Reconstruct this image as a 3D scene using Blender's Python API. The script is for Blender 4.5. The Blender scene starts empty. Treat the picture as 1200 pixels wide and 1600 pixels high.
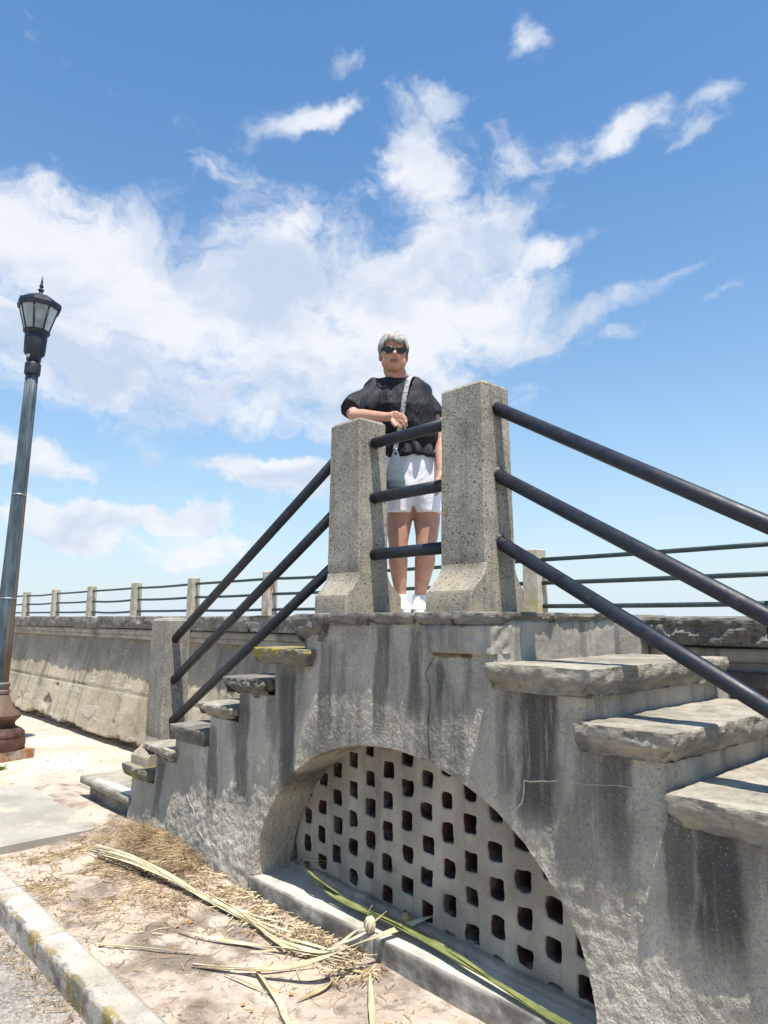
import bpy, bmesh, math, random
import numpy as np
from mathutils import Vector, Matrix, Quaternion
R = math.radians
random.seed(7); rng = np.random.default_rng(7)
scene = bpy.context.scene
col = scene.collection
# ------------------------------------------------------------------ camera, world, sun, exposure
# world X runs along the stair wall, world Y from the street towards the sea, Z up
CAM_H = 1.56
PITCH = math.atan(163 / 1109.0)
YAW = R(47.7)
cd = bpy.data.cameras.new('camera'); cam = bpy.data.objects.new('camera', cd); col.objects.link(cam)
cam.location = (0, 0, CAM_H); cam.rotation_euler = (R(90) + PITCH, 0, YAW)
cd.sensor_fit = 'VERTICAL'; cd.sensor_height = 36.0; cd.lens = 36.0 * 1109 / 1600
cd.clip_start = 0.05; cd.clip_end = 9000
scene.camera = cam
FWD = Vector((-math.sin(YAW), math.cos(YAW), 0)); RIGHT = Vector((math.cos(YAW), math.sin(YAW), 0))
def sight(px, py):
    a = (px - 600) / 1109.0; b = (800 - py) / 1109.0
    return RIGHT * a + FWD * (math.cos(PITCH) - b * math.sin(PITCH)) + Vector((0, 0, math.sin(PITCH) + b * math.cos(PITCH)))
def at(px, py, d):                      # the point seen at a pixel, d metres ahead of the camera
    r = sight(px, py); f = r.dot(FWD); return r * (d / f) + Vector((0, 0, CAM_H))
SUN = Vector((.29, -.095, 1)).normalized()
sl = bpy.data.lights.new('sun', 'SUN'); sun = bpy.data.objects.new('sun', sl); col.objects.link(sun)
sl.energy = 5.0; sl.angle = R(.53); sl.color = (1, .955, .88)
sun.rotation_euler = SUN.to_track_quat('Z', 'Y').to_euler(); sun.location = (0, 0, 30)
scene.view_settings.view_transform = 'Standard'; scene.view_settings.look = 'None'
scene.view_settings.gamma = 1; scene.view_settings.use_curve_mapping = False
scene.view_settings.exposure = 0.55

# ------------------------------------------------------------------ node helpers
class NT:
    def __init__(s, tree): s.t = tree; s.n = tree.nodes; s.l = tree.links
    def new(s, typ, **k):
        n = s.n.new(typ)
        for a, b in k.items(): setattr(n, a, b)
        return n
    def set(s, inp, v):
        if v is None: return
        if hasattr(v, 'is_linked') or isinstance(v, bpy.types.NodeSocket): s.l.new(v, inp)
        else:
            if inp.type == 'RGBA' and len(v) == 3: v = (*v, 1)
            inp.default_value = v
    def math(s, op, a, b=None, c=None, clamp=False):
        n = s.new('ShaderNodeMath', operation=op); n.use_clamp = clamp
        s.set(n.inputs[0], a); s.set(n.inputs[1], b); s.set(n.inputs[2], c)
        return n.outputs[0]
    def vmath(s, op, a, b=None):
        n = s.new('ShaderNodeVectorMath', operation=op)
        s.set(n.inputs[0], a); s.set(n.inputs[1], b)
        return n.outputs['Value'] if op in ('DOT_PRODUCT', 'LENGTH') else n.outputs[0]
    def scale(s, v, sc): return s.vmath('MULTIPLY', v, tuple(sc))
    def noise(s, v, sc=5, det=4, rough=.55, dist=0, out=0):
        n = s.new('ShaderNodeTexNoise'); s.set(n.inputs['Vector'], v)
        n.inputs['Scale'].default_value = sc; n.inputs['Detail'].default_value = det
        n.inputs['Roughness'].default_value = rough; n.inputs['Distortion'].default_value = dist
        return n.outputs[out]
    def vor(s, v, sc=5, feat='F1', out='Distance', rnd=1):
        n = s.new('ShaderNodeTexVoronoi', feature=feat); s.set(n.inputs['Vector'], v)
        n.inputs['Scale'].default_value = sc; n.inputs['Randomness'].default_value = rnd
        return n.outputs[out]
    def ss(s, x, a, b, lo=0., hi=1.):       # smoothstep
        n = s.new('ShaderNodeMapRange', interpolation_type='SMOOTHSTEP')
        s.set(n.inputs[0], x); n.inputs[1].default_value = a; n.inputs[2].default_value = b
        n.inputs[3].default_value = lo; n.inputs[4].default_value = hi
        return n.outputs[0]
    def mix(s, f, a, b, blend='MIX'):
        n = s.new('ShaderNodeMix', data_type='RGBA', blend_type=blend)
        s.set(n.inputs[0], f); s.set(n.inputs[6], a); s.set(n.inputs[7], b)
        return n.outputs[2]
    def sep(s, v):
        n = s.new('ShaderNodeSeparateXYZ'); s.set(n.inputs[0], v); return n.outputs
    def geo(s): return s.new('ShaderNodeNewGeometry')
    def bump(s, h, st, dist=.01, nrm=None):
        n = s.new('ShaderNodeBump'); s.set(n.inputs['Height'], h); n.inputs['Strength'].default_value = st
        n.inputs['Distance'].default_value = dist
        if nrm is not None: s.l.new(nrm, n.inputs['Normal'])
        return n.outputs[0]
M = {}
def mat(name, fn, rough=.9, spec=.3, metal=0.):
    m = bpy.data.materials.new(name); m.use_nodes = True
    t = NT(m.node_tree); b = m.node_tree.nodes['Principled BSDF']
    b.inputs['Roughness'].default_value = rough; b.inputs['Specular IOR Level'].default_value = spec
    b.inputs['Metallic'].default_value = metal
    r = fn(t, b)
    if isinstance(r, dict):
        for k, v in r.items(): t.set(b.inputs[k], v)
    M[name] = m
    return m

# ------------------------------------------------------------------ world: physical sky with procedural clouds
w = bpy.data.worlds.new('World'); scene.world = w; w.use_nodes = True
t = NT(w.node_tree); bg = w.node_tree.nodes['Background']
sky = t.new('ShaderNodeTexSky', sky_type='NISHITA'); sky.sun_disc = False
sky.sun_elevation = math.asin(SUN.z); sky.sun_rotation = math.atan2(SUN.x, SUN.y)
sky.altitude = 0; sky.air_density = 1.25; sky.dust_density = .35; sky.ozone_density = 2.2
tc = t.new('ShaderNodeTexCoord').outputs['Generated']
d = t.vmath('NORMALIZE', tc)
dz = t.sep(d)[2]
# clouds live on a layer overhead: noise is taken on the direction flattened a little so that it spreads near the zenith
warp = t.noise(d, 3.2, 5, .6, out=1)
wv = t.scale(t.vmath('SUBTRACT', warp, (.5, .5, .5)), (.16, .16, .16))
warp2 = t.noise(d, 13, 4, .6, out=1)
wv2 = t.scale(t.vmath('SUBTRACT', warp2, (.5, .5, .5)), (.05, .05, .05))
dw = t.vmath('ADD', t.vmath('ADD', d, wv), wv2)
BLOBS = [  # x, y, rx, ry, tilt in degrees, weight: where the day's clouds stand, turned into sky directions
 (20,400,190,95,0,1.),(170,400,150,90,8,1.),(60,540,190,110,0,1.),(250,470,220,130,8,1.),(400,450,150,110,0,1.),(420,570,200,90,0,.9),
 (240,610,200,70,0,.85),(560,470,190,120,0,1.05),(700,480,170,110,0,1.05),(650,590,170,60,0,.75),(820,500,110,50,-10,.75),
 (650,260,70,110,-8,.95),(690,150,45,50,-35,.8),(700,380,130,60,-15,.9),(850,375,110,26,-8,.85),(780,350,60,60,-40,.7),(930,470,130,24,-16,.85),(820,300,60,18,-50,.6),
 (480,188,90,30,-20,.85),(530,105,40,22,30,.55),(852,60,34,50,0,.85),(980,205,60,28,-12,.8),(1110,150,40,24,0,.62),(1065,210,70,24,-10,.5),
 (800,205,60,60,-30,.62),(880,200,40,40,0,.5),(770,140,40,40,0,.5),(1120,465,50,12,-8,.5),(350,250,40,30,0,.42),(990,495,45,14,-8,.45),
 (125,828,80,46,0,1.45),(280,808,85,30,0,1.1),(50,735,95,36,0,1.2),(425,742,90,32,5,1.5),(160,855,60,30,0,1.1),(265,700,60,50,-30,.55),(330,640,170,45,0,.6),(520,650,160,40,0,.55),(200,870,190,40,0,.55),(350,860,150,40,0,.5),(90,940,200,25,0,.4)]
cov = None
for (x, y, rx, ry, tilt, wgt) in BLOBS:
    c = sight(x, y); k = c.length; c.normalize()
    up = Vector((0, 0, 1)); a = c.cross(up).normalized(); b_ = a.cross(c).normalized()
    ct, st = math.cos(R(-tilt)), math.sin(R(-tilt))
    f = k * 1109.0
    a2 = (a * ct + b_ * st) * (f / rx); b2 = (b_ * ct - a * st) * (f / ry)
    u_ = t.vmath('DOT_PRODUCT', dw, tuple(a2)); v_ = t.vmath('DOT_PRODUCT', dw, tuple(b2))
    u0 = c.dot(a2); v0 = c.dot(b2)
    u_ = t.math('SUBTRACT', u_, u0); v_ = t.math('SUBTRACT', v_, v0)
    r2 = t.math('MULTIPLY_ADD', u_, u_, t.math('MULTIPLY', v_, v_))
    g = t.math('MULTIPLY', t.math('EXPONENT', t.math('MULTIPLY', r2, -.9)), wgt)
    g = t.math('MULTIPLY', g, t.math('GREATER_THAN', t.vmath('DOT_PRODUCT', d, tuple(c)), .3))
    cov = g if cov is None else t.math('MAXIMUM', t.math('MULTIPLY', t.math('ADD', cov, g), .5 if False else .62), t.math('MAXIMUM', cov, g))
# sky outside the frame: the same scattered cloud, generic
view = Vector(sight(600, 500)).normalized()
away = t.ss(t.vmath('DOT_PRODUCT', d, tuple(view)), .62, .8, 1., 0.)
gen = t.ss(t.noise(t.scale(d, (1, 1, 1.6)), 2.4, 3, .5), .5, .72)
gen = t.math('MULTIPLY', gen, away)
cov = t.math('MAXIMUM', cov, gen)
st_ = t.scale(dw, (1, 1, 1.7))
n1 = t.noise(st_, 9, 8, .62, .3)
n2 = t.noise(st_, 34, 6, .6)
nn = t.math('ADD', t.math('MULTIPLY', n1, .80), t.math('MULTIPLY', n2, .20))
den = t.math('ADD', cov, t.math('MULTIPLY', t.math('SUBTRACT', nn, .5), 2.05))
lowf = t.ss(dz, .26, .14)
dens = t.math('ADD', t.math('MULTIPLY', t.ss(den, .25, .90), t.math('SUBTRACT', 1., lowf)), t.math('MULTIPLY', t.ss(den, .42, .80), lowf))
dens = t.math('MULTIPLY', dens, t.ss(dz, .0, .06))
shade = t.noise(t.scale(dw, (1, 1, 2.2)), 5.5, 5, .55)
ccol = t.mix(t.ss(shade, .38, .66), (.93, .955, 1.0), (.60, .70, .85))
skyc = sky.outputs[0]
hs = t.new('ShaderNodeHueSaturation'); hs.inputs['Saturation'].default_value = 1.26; hs.inputs['Value'].default_value = 1.17; t.l.new(skyc, hs.inputs['Color'])
skyc = hs.outputs[0]
skyc = t.mix(t.math('MULTIPLY', t.math('EXPONENT', t.math('MULTIPLY', t.math('MAXIMUM', dz, 0.), -4.2)), .97), skyc, t.mix(t.math('EXPONENT', t.math('MULTIPLY', t.math('MAXIMUM', dz, 0.), -11.)), (3.7, 5.1, 6.7), (5.0, 5.9, 6.6)))
# thin bright haze over the lower sky
SKY_STRENGTH = .1
cl = t.scale(ccol, (6.95, 6.95, 6.95))
full = t.mix(t.math('MULTIPLY', dens, .93), skyc, cl)
t.l.new(full, bg.inputs['Color']); bg.inputs['Strength'].default_value = SKY_STRENGTH
w.cycles.sampling_method = 'MANUAL'; w.cycles.sample_map_resolution = 512

# ------------------------------------------------------------------ numpy noise and mesh helpers
_perm = np.random.default_rng(3).random((64, 64, 64)).astype(np.float64)
def vnoise(p):
    i = np.floor(p).astype(int); f = p - i; f = f * f * (3 - 2 * f)
    def g(a, b, c): return _perm[(i[:, 0] + a) % 64, (i[:, 1] + b) % 64, (i[:, 2] + c) % 64]
    x = f[:, 0]; y = f[:, 1]; z = f[:, 2]
    x00 = g(0,0,0)*(1-x)+g(1,0,0)*x; x10 = g(0,1,0)*(1-x)+g(1,1,0)*x
    x01 = g(0,0,1)*(1-x)+g(1,0,1)*x; x11 = g(0,1,1)*(1-x)+g(1,1,1)*x
    return ((x00*(1-y)+x10*y)*(1-z) + (x01*(1-y)+x11*y)*z) * 2 - 1
def fbm(p, sc=1., octv=4, gain=.5):
    p = np.atleast_2d(np.asarray(p, float)) * sc; a = 1.; s = 0; tot = 0
    for k in range(octv):
        s = s + a * vnoise(p + 17.3 * k); tot += a; a *= gain; p = p * 2.03
    return s / tot
def sm(x, a, b):
    x = np.clip((x - a) / (b - a), 0, 1); return x * x * (3 - 2 * x)
def mk(name, V, F, m, parent=None, smooth=True, midx=None):
    me = bpy.data.meshes.new(name)
    me.from_pydata([tuple(map(float, v)) for v in V], [], [tuple(map(int, f)) for f in F])
    for x in (m if isinstance(m, (list, tuple)) else [m]): me.materials.append(x)
    if smooth: me.polygons.foreach_set('use_smooth', [True] * len(me.polygons))
    if midx is not None: me.polygons.foreach_set('material_index', midx)
    me.update()
    o = bpy.data.objects.new(name, me); col.objects.link(o)
    if parent is not None: o.parent = parent
    return o
def empty(name, loc=(0, 0, 0)):
    o = bpy.data.objects.new(name, None); col.objects.link(o); o.location = loc; o.empty_display_size = .2
    return o
def tag(o, label=None, cat=None, group=None, kind=None):
    if label: o['label'] = label
    if cat: o['category'] = cat
    if group: o['group'] = group
    if kind: o['kind'] = kind
    return o
def local(parent, V):
    l = np.array(parent.location); return np.asarray(V, float) - l
class MB:
    def __init__(s): s.V = []; s.F = []; s.I = []
    def add(s, V, F, i=0):
        b = len(s.V); s.V += [tuple(v) for v in V]; s.F += [tuple(x + b for x in f) for f in F]; s.I += [i] * len(F)
        return s
    def build(s, name, m, parent=None, smooth=True):
        V = s.V if parent is None or tuple(parent.location) == (0, 0, 0) else local(parent, s.V)
        return mk(name, V, s.F, m, parent, smooth, s.I)
def frames(P):
    P = [Vector(p) for p in P]; T = []
    for i in range(len(P)):
        a = P[max(i - 1, 0)]; b = P[min(i + 1, len(P) - 1)]; T.append((b - a).normalized())
    n = T[0].orthogonal().normalized(); out = []
    for i in range(len(P)):
        n = (n - T[i] * n.dot(T[i])).normalized(); out.append((T[i], n, T[i].cross(n)))
    return P, out
def tube(P, rad, n=12, caps=True):
    P, fr = frames(P); V = []; F = []
    if not hasattr(rad, '__len__'): rad = [rad] * len(P)
    for p, (T, a, b), r in zip(P, fr, rad):
        for k in range(n):
            th = 2 * math.pi * k / n; V.append(p + (a * math.cos(th) + b * math.sin(th)) * r)
    for i in range(len(P) - 1):
        for k in range(n): F.append((i*n+k, i*n+(k+1) % n, (i+1)*n+(k+1) % n, (i+1)*n+k))
    if caps:
        F.append(tuple(range(n))[::-1]); F.append(tuple((len(P)-1)*n+k for k in range(n)))
    return V, F
def loft(rings, caps=True):
    n = len(rings[0]); V = [v for r in rings for v in r]; F = []
    for i in range(len(rings) - 1):
        for k in range(n): F.append((i*n+k, i*n+(k+1) % n, (i+1)*n+(k+1) % n, (i+1)*n+k))
    if caps:
        F.append(tuple(range(n))[::-1]); F.append(tuple((len(rings)-1)*n+k for k in range(n)))
    return V, F
def box(x0, x1, y0, y1, z0, z1):
    V = [(x0,y0,z0),(x1,y0,z0),(x1,y1,z0),(x0,y1,z0),(x0,y0,z1),(x1,y0,z1),(x1,y1,z1),(x0,y1,z1)]
    return V, [(0,3,2,1),(4,5,6,7),(0,1,5,4),(1,2,6,5),(2,3,7,6),(3,0,4,7)]
def sphere(c, r, n=16, m=10, rot=None):
    V = []; F = []
    for i in range(m + 1):
        ph = math.pi * i / m
        for k in range(n):
            th = 2 * math.pi * k / n
            v = Vector((math.sin(ph)*math.cos(th)*r[0], math.sin(ph)*math.sin(th)*r[1], math.cos(ph)*r[2]))
            if rot is not None: v = rot @ v
            V.append(Vector(c) + v)
    for i in range(m):
        for k in range(n): F.append((i*n+k, (i+1)*n+k, (i+1)*n+(k+1) % n, i*n+(k+1) % n))
    return V, F
def lattice_box(x0, x1, y0, y1, z0, z1, cell, zcell=None):
    """surface grid of a box with shared vertices"""
    zc = zcell or cell
    nx = max(1, round((x1-x0)/cell)); ny = max(1, round((y1-y0)/cell)); nz = max(1, round((z1-z0)/zc))
    idx = {}; V = []; F = []
    def vid(i, j, k):
        q = (i, j, k)
        if q not in idx:
            idx[q] = len(V); V.append((x0+(x1-x0)*i/nx, y0+(y1-y0)*j/ny, z0+(z1-z0)*k/nz))
        return idx[q]
    for i in range(nx):
        for j in range(ny):
            F.append((vid(i,j,0), vid(i,j+1,0), vid(i+1,j+1,0), vid(i+1,j,0)))
            F.append((vid(i,j,nz), vid(i+1,j,nz), vid(i+1,j+1,nz), vid(i,j+1,nz)))
    for i in range(nx):
        for k in range(nz):
            F.append((vid(i,0,k), vid(i+1,0,k), vid(i+1,0,k+1), vid(i,0,k+1)))
            F.append((vid(i,ny,k), vid(i,ny,k+1), vid(i+1,ny,k+1), vid(i+1,ny,k)))
    for j in range(ny):
        for k in range(nz):
            F.append((vid(0,j,k), vid(0,j,k+1), vid(0,j+1,k+1), vid(0,j+1,k)))
            F.append((vid(nx,j,k), vid(nx,j+1,k), vid(nx,j+1,k+1), vid(nx,j,k+1)))
    return np.array(V), F
def rough_stone(x0, x1, y0, y1, z0, z1, seed=0, cell=.014, rad=.014, amp=.012, top=.003, under=.03, chip=.02, zcell=None):
    """a split-faced slab: flat-ish top, broken layered sides, undercut lower edge"""
    V, F = lattice_box(x0, x1, y0, y1, z0, z1, cell, zcell)
    off = np.array([seed * 3.17, seed * 1.91, seed * .77])
    P = V + off
    nz_ = fbm(P, 6, 3)[:, None]
    r = np.clip(rad * .45 + chip * .8 * np.maximum(0, fbm(P * [1, 1, .4], 9, 3)), .003, (z1 - z0) * .48)[:, None]
    lo = np.array([x0, y0, z0]) + r; hi = np.array([x1, y1, z1]) - r
    q = np.clip(V, lo, hi); dv = V - q; L = np.linalg.norm(dv, axis=1, keepdims=True) + 1e-9
    N = dv / L
    V2 = q + N * r
    side = 1 - np.abs(N[:, 2:3]) ** 2
    w1 = fbm(P, 5, 2)[:, None] * .06
    ter = np.floor(fbm((P + w1) * [1, 1, 2.6], 9, 2) * 3.2) / 3.2             # conchoidal breaks
    ter2 = np.floor(fbm((P + w1) * [1.3, 1.3, 1.5] + 9.1, 17, 2) * 2.6) / 2.6
    rid = 1 - 2 * np.abs(fbm(P * [1, 1, 1.6], 15, 3))
    disp = (ter * .8 + ter2 * .55 + fbm(P, 30, 2) * .3 + rid * .4)[:, None] * amp * side
    tt = (z1 - V[:, 2:3]) / (z1 - z0)
    u_in = under * sm(tt, .35, 1.0) * (1 + nz_ * .9)
    raw = (ter * .8 + ter2 * .55 + fbm(P, 30, 2) * .3 + rid * .4)[:, None] * amp
    inset = np.maximum(0, u_in - raw)
    disp = disp - u_in * side
    V2 = V2 + N * disp * np.array([1, 1, .35])
    flat = (side < .6)[:, 0]
    for ax_, (l_, h_) in enumerate(((x0, x1), (y0, y1))):
        V2[flat, ax_] = np.clip(V2[flat, ax_], l_ + inset[flat, 0], h_ - inset[flat, 0])
    V2[:, 2] += (fbm(P, 3.5, 3) * top * 2 + fbm(P, 18, 2) * top) * sm(V[:, 2], z0, z1)
    return V2, F

# ------------------------------------------------------------------ materials
def wp(t): return t.geo().outputs['Position']
# dark tongues down the wall face: centre, half width, top, bottom, strength
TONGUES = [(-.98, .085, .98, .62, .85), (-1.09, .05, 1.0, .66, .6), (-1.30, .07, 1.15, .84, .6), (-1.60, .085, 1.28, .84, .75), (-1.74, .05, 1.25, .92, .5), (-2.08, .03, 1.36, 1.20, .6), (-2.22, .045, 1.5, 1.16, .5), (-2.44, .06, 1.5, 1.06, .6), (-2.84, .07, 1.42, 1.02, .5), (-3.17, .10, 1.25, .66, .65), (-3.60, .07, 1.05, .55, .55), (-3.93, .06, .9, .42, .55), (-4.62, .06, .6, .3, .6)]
def m_stucco(t, b):
    p = wp(t); s = t.sep(p); x, y, z = s[0], s[1], s[2]
    blot = t.noise(p, 2.2, 6, .62, .3)
    fine = t.noise(p, 90, 3, .7)
    mid = t.noise(p, 14, 5, .6)
    stv = t.scale(p, (4.2, 4.2, .75)); streak = t.noise(stv, 1.0, 5, .60, .35)
    st2 = t.noise(t.scale(p, (26, 26, 1.6)), 1.0, 4, .6)
    base = t.mix(t.ss(blot, .3, .72), (.35, .32, .255), (.56, .51, .415))
    base = t.mix(t.math('MULTIPLY', t.ss(mid, .45, .7), .35), base, (.47, .44, .385))
    # old run-off: black algae in vertical streaks that thin out towards the foot of the wall
    zz = t.math('ADD', z, t.math('MULTIPLY', t.math('SUBTRACT', blot, .5), .7))
    h = t.ss(zz, .25, .95)
    stain = t.math('MULTIPLY', t.ss(t.math('ADD', t.math('MULTIPLY', streak, .84), t.math('MULTIPLY', st2, .16)), .45, .58), h)
    base = t.mix(t.math('MULTIPLY', stain, .64), base, (.10, .094, .082))
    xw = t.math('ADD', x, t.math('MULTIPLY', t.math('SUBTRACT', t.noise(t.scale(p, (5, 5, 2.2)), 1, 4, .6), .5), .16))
    tong = None  # dark tongues at the listed spots, with wavering sides
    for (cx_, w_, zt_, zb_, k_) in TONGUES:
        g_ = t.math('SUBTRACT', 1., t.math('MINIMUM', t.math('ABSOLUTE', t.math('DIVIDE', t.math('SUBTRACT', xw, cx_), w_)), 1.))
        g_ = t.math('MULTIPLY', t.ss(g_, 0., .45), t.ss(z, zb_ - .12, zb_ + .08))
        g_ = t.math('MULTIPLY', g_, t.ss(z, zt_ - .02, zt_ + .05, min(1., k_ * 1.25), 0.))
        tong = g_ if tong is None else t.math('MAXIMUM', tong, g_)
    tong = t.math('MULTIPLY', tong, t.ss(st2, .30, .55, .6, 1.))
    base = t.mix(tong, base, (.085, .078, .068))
    lowst = t.math('MULTIPLY', t.ss(t.noise(t.scale(p, (3.4, 3.4, 1.3)), 1, 5, .6, .5), .56, .74), .45)
    base = t.mix(lowst, base, (.105, .10, .09))
    pale = t.math('MULTIPLY', t.ss(st2, .60, .74), t.math('MULTIPLY', h, .6))
    base = t.mix(pale, base, (.50, .49, .45))
    base = t.mix(t.ss(t.noise(p, 75, 3, .6), .60, .70, 0., .4), base, (.055, .05, .045))
    grit = t.vor(p, 85, out='Color')
    base = t.mix(t.math('MULTIPLY', t.ss(t.noise(p, 190, 2, .6), .6, .7), .35), base, (.58, .56, .5))
    base = t.mix(t.ss(t.noise(p, 130, 3, .7), .50, .66, 0., .38), base, (.10, .095, .085))
    lump = t.noise(t.scale(p, (1, 1, .8)), 62, 3, .6, .3)
    lump2 = t.noise(p, 17, 3, .5)
    rough = t.noise(p, 1.6, 2, .5)
    hh = t.math('ADD', t.math('MULTIPLY', lump, t.ss(rough, .35, .6, .45, 1.)), t.math('MULTIPLY', lump2, .9))
    n = t.bump(hh, 1., .018)
    n = t.bump(fine, .5, .0022, n)
    return {'Base Color': base, 'Normal': n}
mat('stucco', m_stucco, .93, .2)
def m_plain_concrete(light=(.40, .375, .325), dark=(.24, .225, .195), stains=.5, rust=0., lich=0.):
    def f(t, b):
        p = wp(t)
        bl = t.noise(p, 3, 6, .62, .3); base = t.mix(t.ss(bl, .32, .7), dark, light)
        st = t.noise(t.scale(p, (9, 9, .8)), 1, 5, .6)
        base = t.mix(t.math('MULTIPLY', t.ss(st, .5, .68), stains), base, (.09, .085, .075))
        base = t.mix(t.ss(t.noise(p, 150, 2, .6), .56, .7, 0., .3), base, (.55, .52, .46))
        if lich:
            l = t.ss(t.math('ADD', t.noise(p, 6, 4, .65), t.math('MULTIPLY', t.noise(p, 40, 3, .6), .25)), .64, .72)
            base = t.mix(t.math('MULTIPLY', l, lich), base, (.42, .30, .05))
        n = t.bump(t.noise(p, 45, 5, .65), .7, .006); n = t.bump(t.noise(p, 220, 2, .6), .35, .002, n)
        return {'Base Color': base, 'Normal': n}
    return f
def m_sill(t, b):
    r = m_plain_concrete((.56, .53, .46), (.40, .375, .32), .25)(t, b)
    p = wp(t); y = t.sep(p)[1]
    f = t.math('MULTIPLY', t.ss(y, 2.172, 2.186, 1., 0.), t.ss(t.noise(p, 7, 4, .6), .32, .62, .35, .9))   # darker, mottled front face
    r['Base Color'] = t.mix(f, r['Base Color'], (.13, .12, .10))
    return r
mat('sill_concrete', m_sill, .92, .2)
mat('screen_plaster', m_plain_concrete((.42, .38, .31), (.23, .205, .165), .35), .92, .2)
mat('riser_plaster', m_plain_concrete((.46, .43, .365), (.27, .25, .21), .6), .92, .2)
def m_aggregate(t, b):
    p = wp(t); g = t.geo()
    op = t.new('ShaderNodeTexCoord').outputs['Object']
    bl = t.noise(p, 4, 5, .6, .4)
    base = t.mix(t.ss(bl, .3, .7), (.22, .195, .15), (.41, .37, .295))
    ag = t.vor(p, 240, out='Color'); s = t.sep(ag)
    base = t.mix(t.ss(s[0], .55, .95, 0., .55), base, (.58, .54, .46))
    base = t.mix(t.ss(s[1], .66, .95, 0., .6), base, (.12, .105, .085))
    st = t.noise(t.scale(p, (14, 14, .8)), 1, 5, .6)
    base = t.mix(t.ss(st, .5, .7, 0., .5), base, (.15, .135, .11))
    dirt = t.noise(p, 9, 4, .6)
    base = t.mix(t.ss(dirt, .54, .72, 0., .35), base, (.12, .11, .09))
    # weathered, lichened foot of every post
    z = t.sep(op)[2]
    foot = t.math('MULTIPLY', t.ss(z, .16, .30, 1., 0.), t.ss(t.noise(p, 7, 4, .6), .40, .6))
    base = t.mix(t.math('MULTIPLY', foot, .55), base, (.37, .31, .21))
    yl = t.math('MULTIPLY', t.ss(t.noise(t.scale(p, (30, 30, 2.2)), 1, 3, .5), .66, .73), t.ss(z, .62, .8))
    base = t.mix(t.math('MULTIPLY', yl, .5), base, (.36, .24, .06))
    # blow holes
    pv = t.vor(t.vmath('ADD', p, t.scale(t.noise(p, 60, 2, .5, out=1), (.010, .010, .010))), 44)
    pit = t.math('MULTIPLY', t.ss(pv, .13, .21, 1., 0.), t.ss(t.noise(p, 14, 2, .5), .40, .48))
    pv2 = t.vor(p, 95); pit2 = t.math('MULTIPLY', t.ss(pv2, .14, .22, 1., 0.), t.ss(t.noise(p, 25, 2, .5), .44, .52))
    pit = t.math('MAXIMUM', pit, pit2)
    base = t.mix(t.math('MULTIPLY', pit, .85), base, (.05, .042, .033))
    h = t.math('SUBTRACT', t.math('MULTIPLY', s[2], .25), pit)
    n = t.bump(h, .9, .006); n = t.bump(t.noise(p, 30, 4, .6), .5, .004, n)
    return {'Base Color': base, 'Normal': n}
mat('aggregate', m_aggregate, .9, .25)
def m_stone(light, dark, lich=.0, warm=(.36, .30, .21), wa=.4):
    def f(t, b):
        p = wp(t)
        bl = t.noise(t.scale(p, (1, 1, 2.2)), 5, 7, .65, .8)
        base = t.mix(t.ss(bl, .3, .7), dark, light)
        base = t.mix(t.ss(t.noise(p, 3.1, 4, .6), .5, .7, 0., wa), base, warm)
        base = t.mix(t.ss(t.noise(p, 26, 5, .65), .52, .75, 0., .55), base, tuple(c * .35 for c in dark))
        if lich:
            l = t.ss(t.math('ADD', t.noise(p, 7, 4, .6), t.math('MULTIPLY', t.noise(p, 60, 3, .6), .22)), .63 - .12 * lich, .74 - .1 * lich)
            base = t.mix(t.math('MULTIPLY', l, .85), base, (.33, .28, .05))
        base = t.mix(t.ss(t.noise(t.vmath('ADD', p, (7, 1, 3)), 2.6, 6, .68, .6), .50, .64, 0., .6), base, tuple(c * .62 for c in dark))
        base = t.mix(t.ss(t.noise(p, 110, 3, .7), .56, .68, 0., .35), base, tuple(c * .5 for c in dark))
        lay = t.noise(t.scale(p, (1, 1, 4)), 14, 6, .68, .5)
        n = t.bump(lay, 1., .018); n = t.bump(t.noise(p, 70, 4, .65), .6, .006, n)
        return {'Base Color': base, 'Normal': n}
    return f
mat('bluestone', m_stone((.44, .40, .32), (.25, .23, .185)), .9, .25)
mat('bluestone_lichen', m_stone((.30, .28, .23), (.17, .16, .135), .75), .9, .25)
mat('slate', m_stone((.29, .27, .23), (.13, .12, .105), .0, (.2, .17, .13)), .9, .25)
mat('slate_mossy', m_stone((.22, .21, .17), (.10, .10, .085), .35), .9, .25)
mat('coping_rubble', m_stone((.38, .35, .295), (.17, .155, .13), .0, (.22, .18, .12), .5), .93, .2)
mat('brown_stone', m_stone((.26, .19, .12), (.13, .09, .06), 0), .9, .2)
mat('dark_masonry', m_stone((.29, .25, .20), (.12, .10, .085), 0, (.24, .13, .09), .4), .93, .2)
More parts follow.
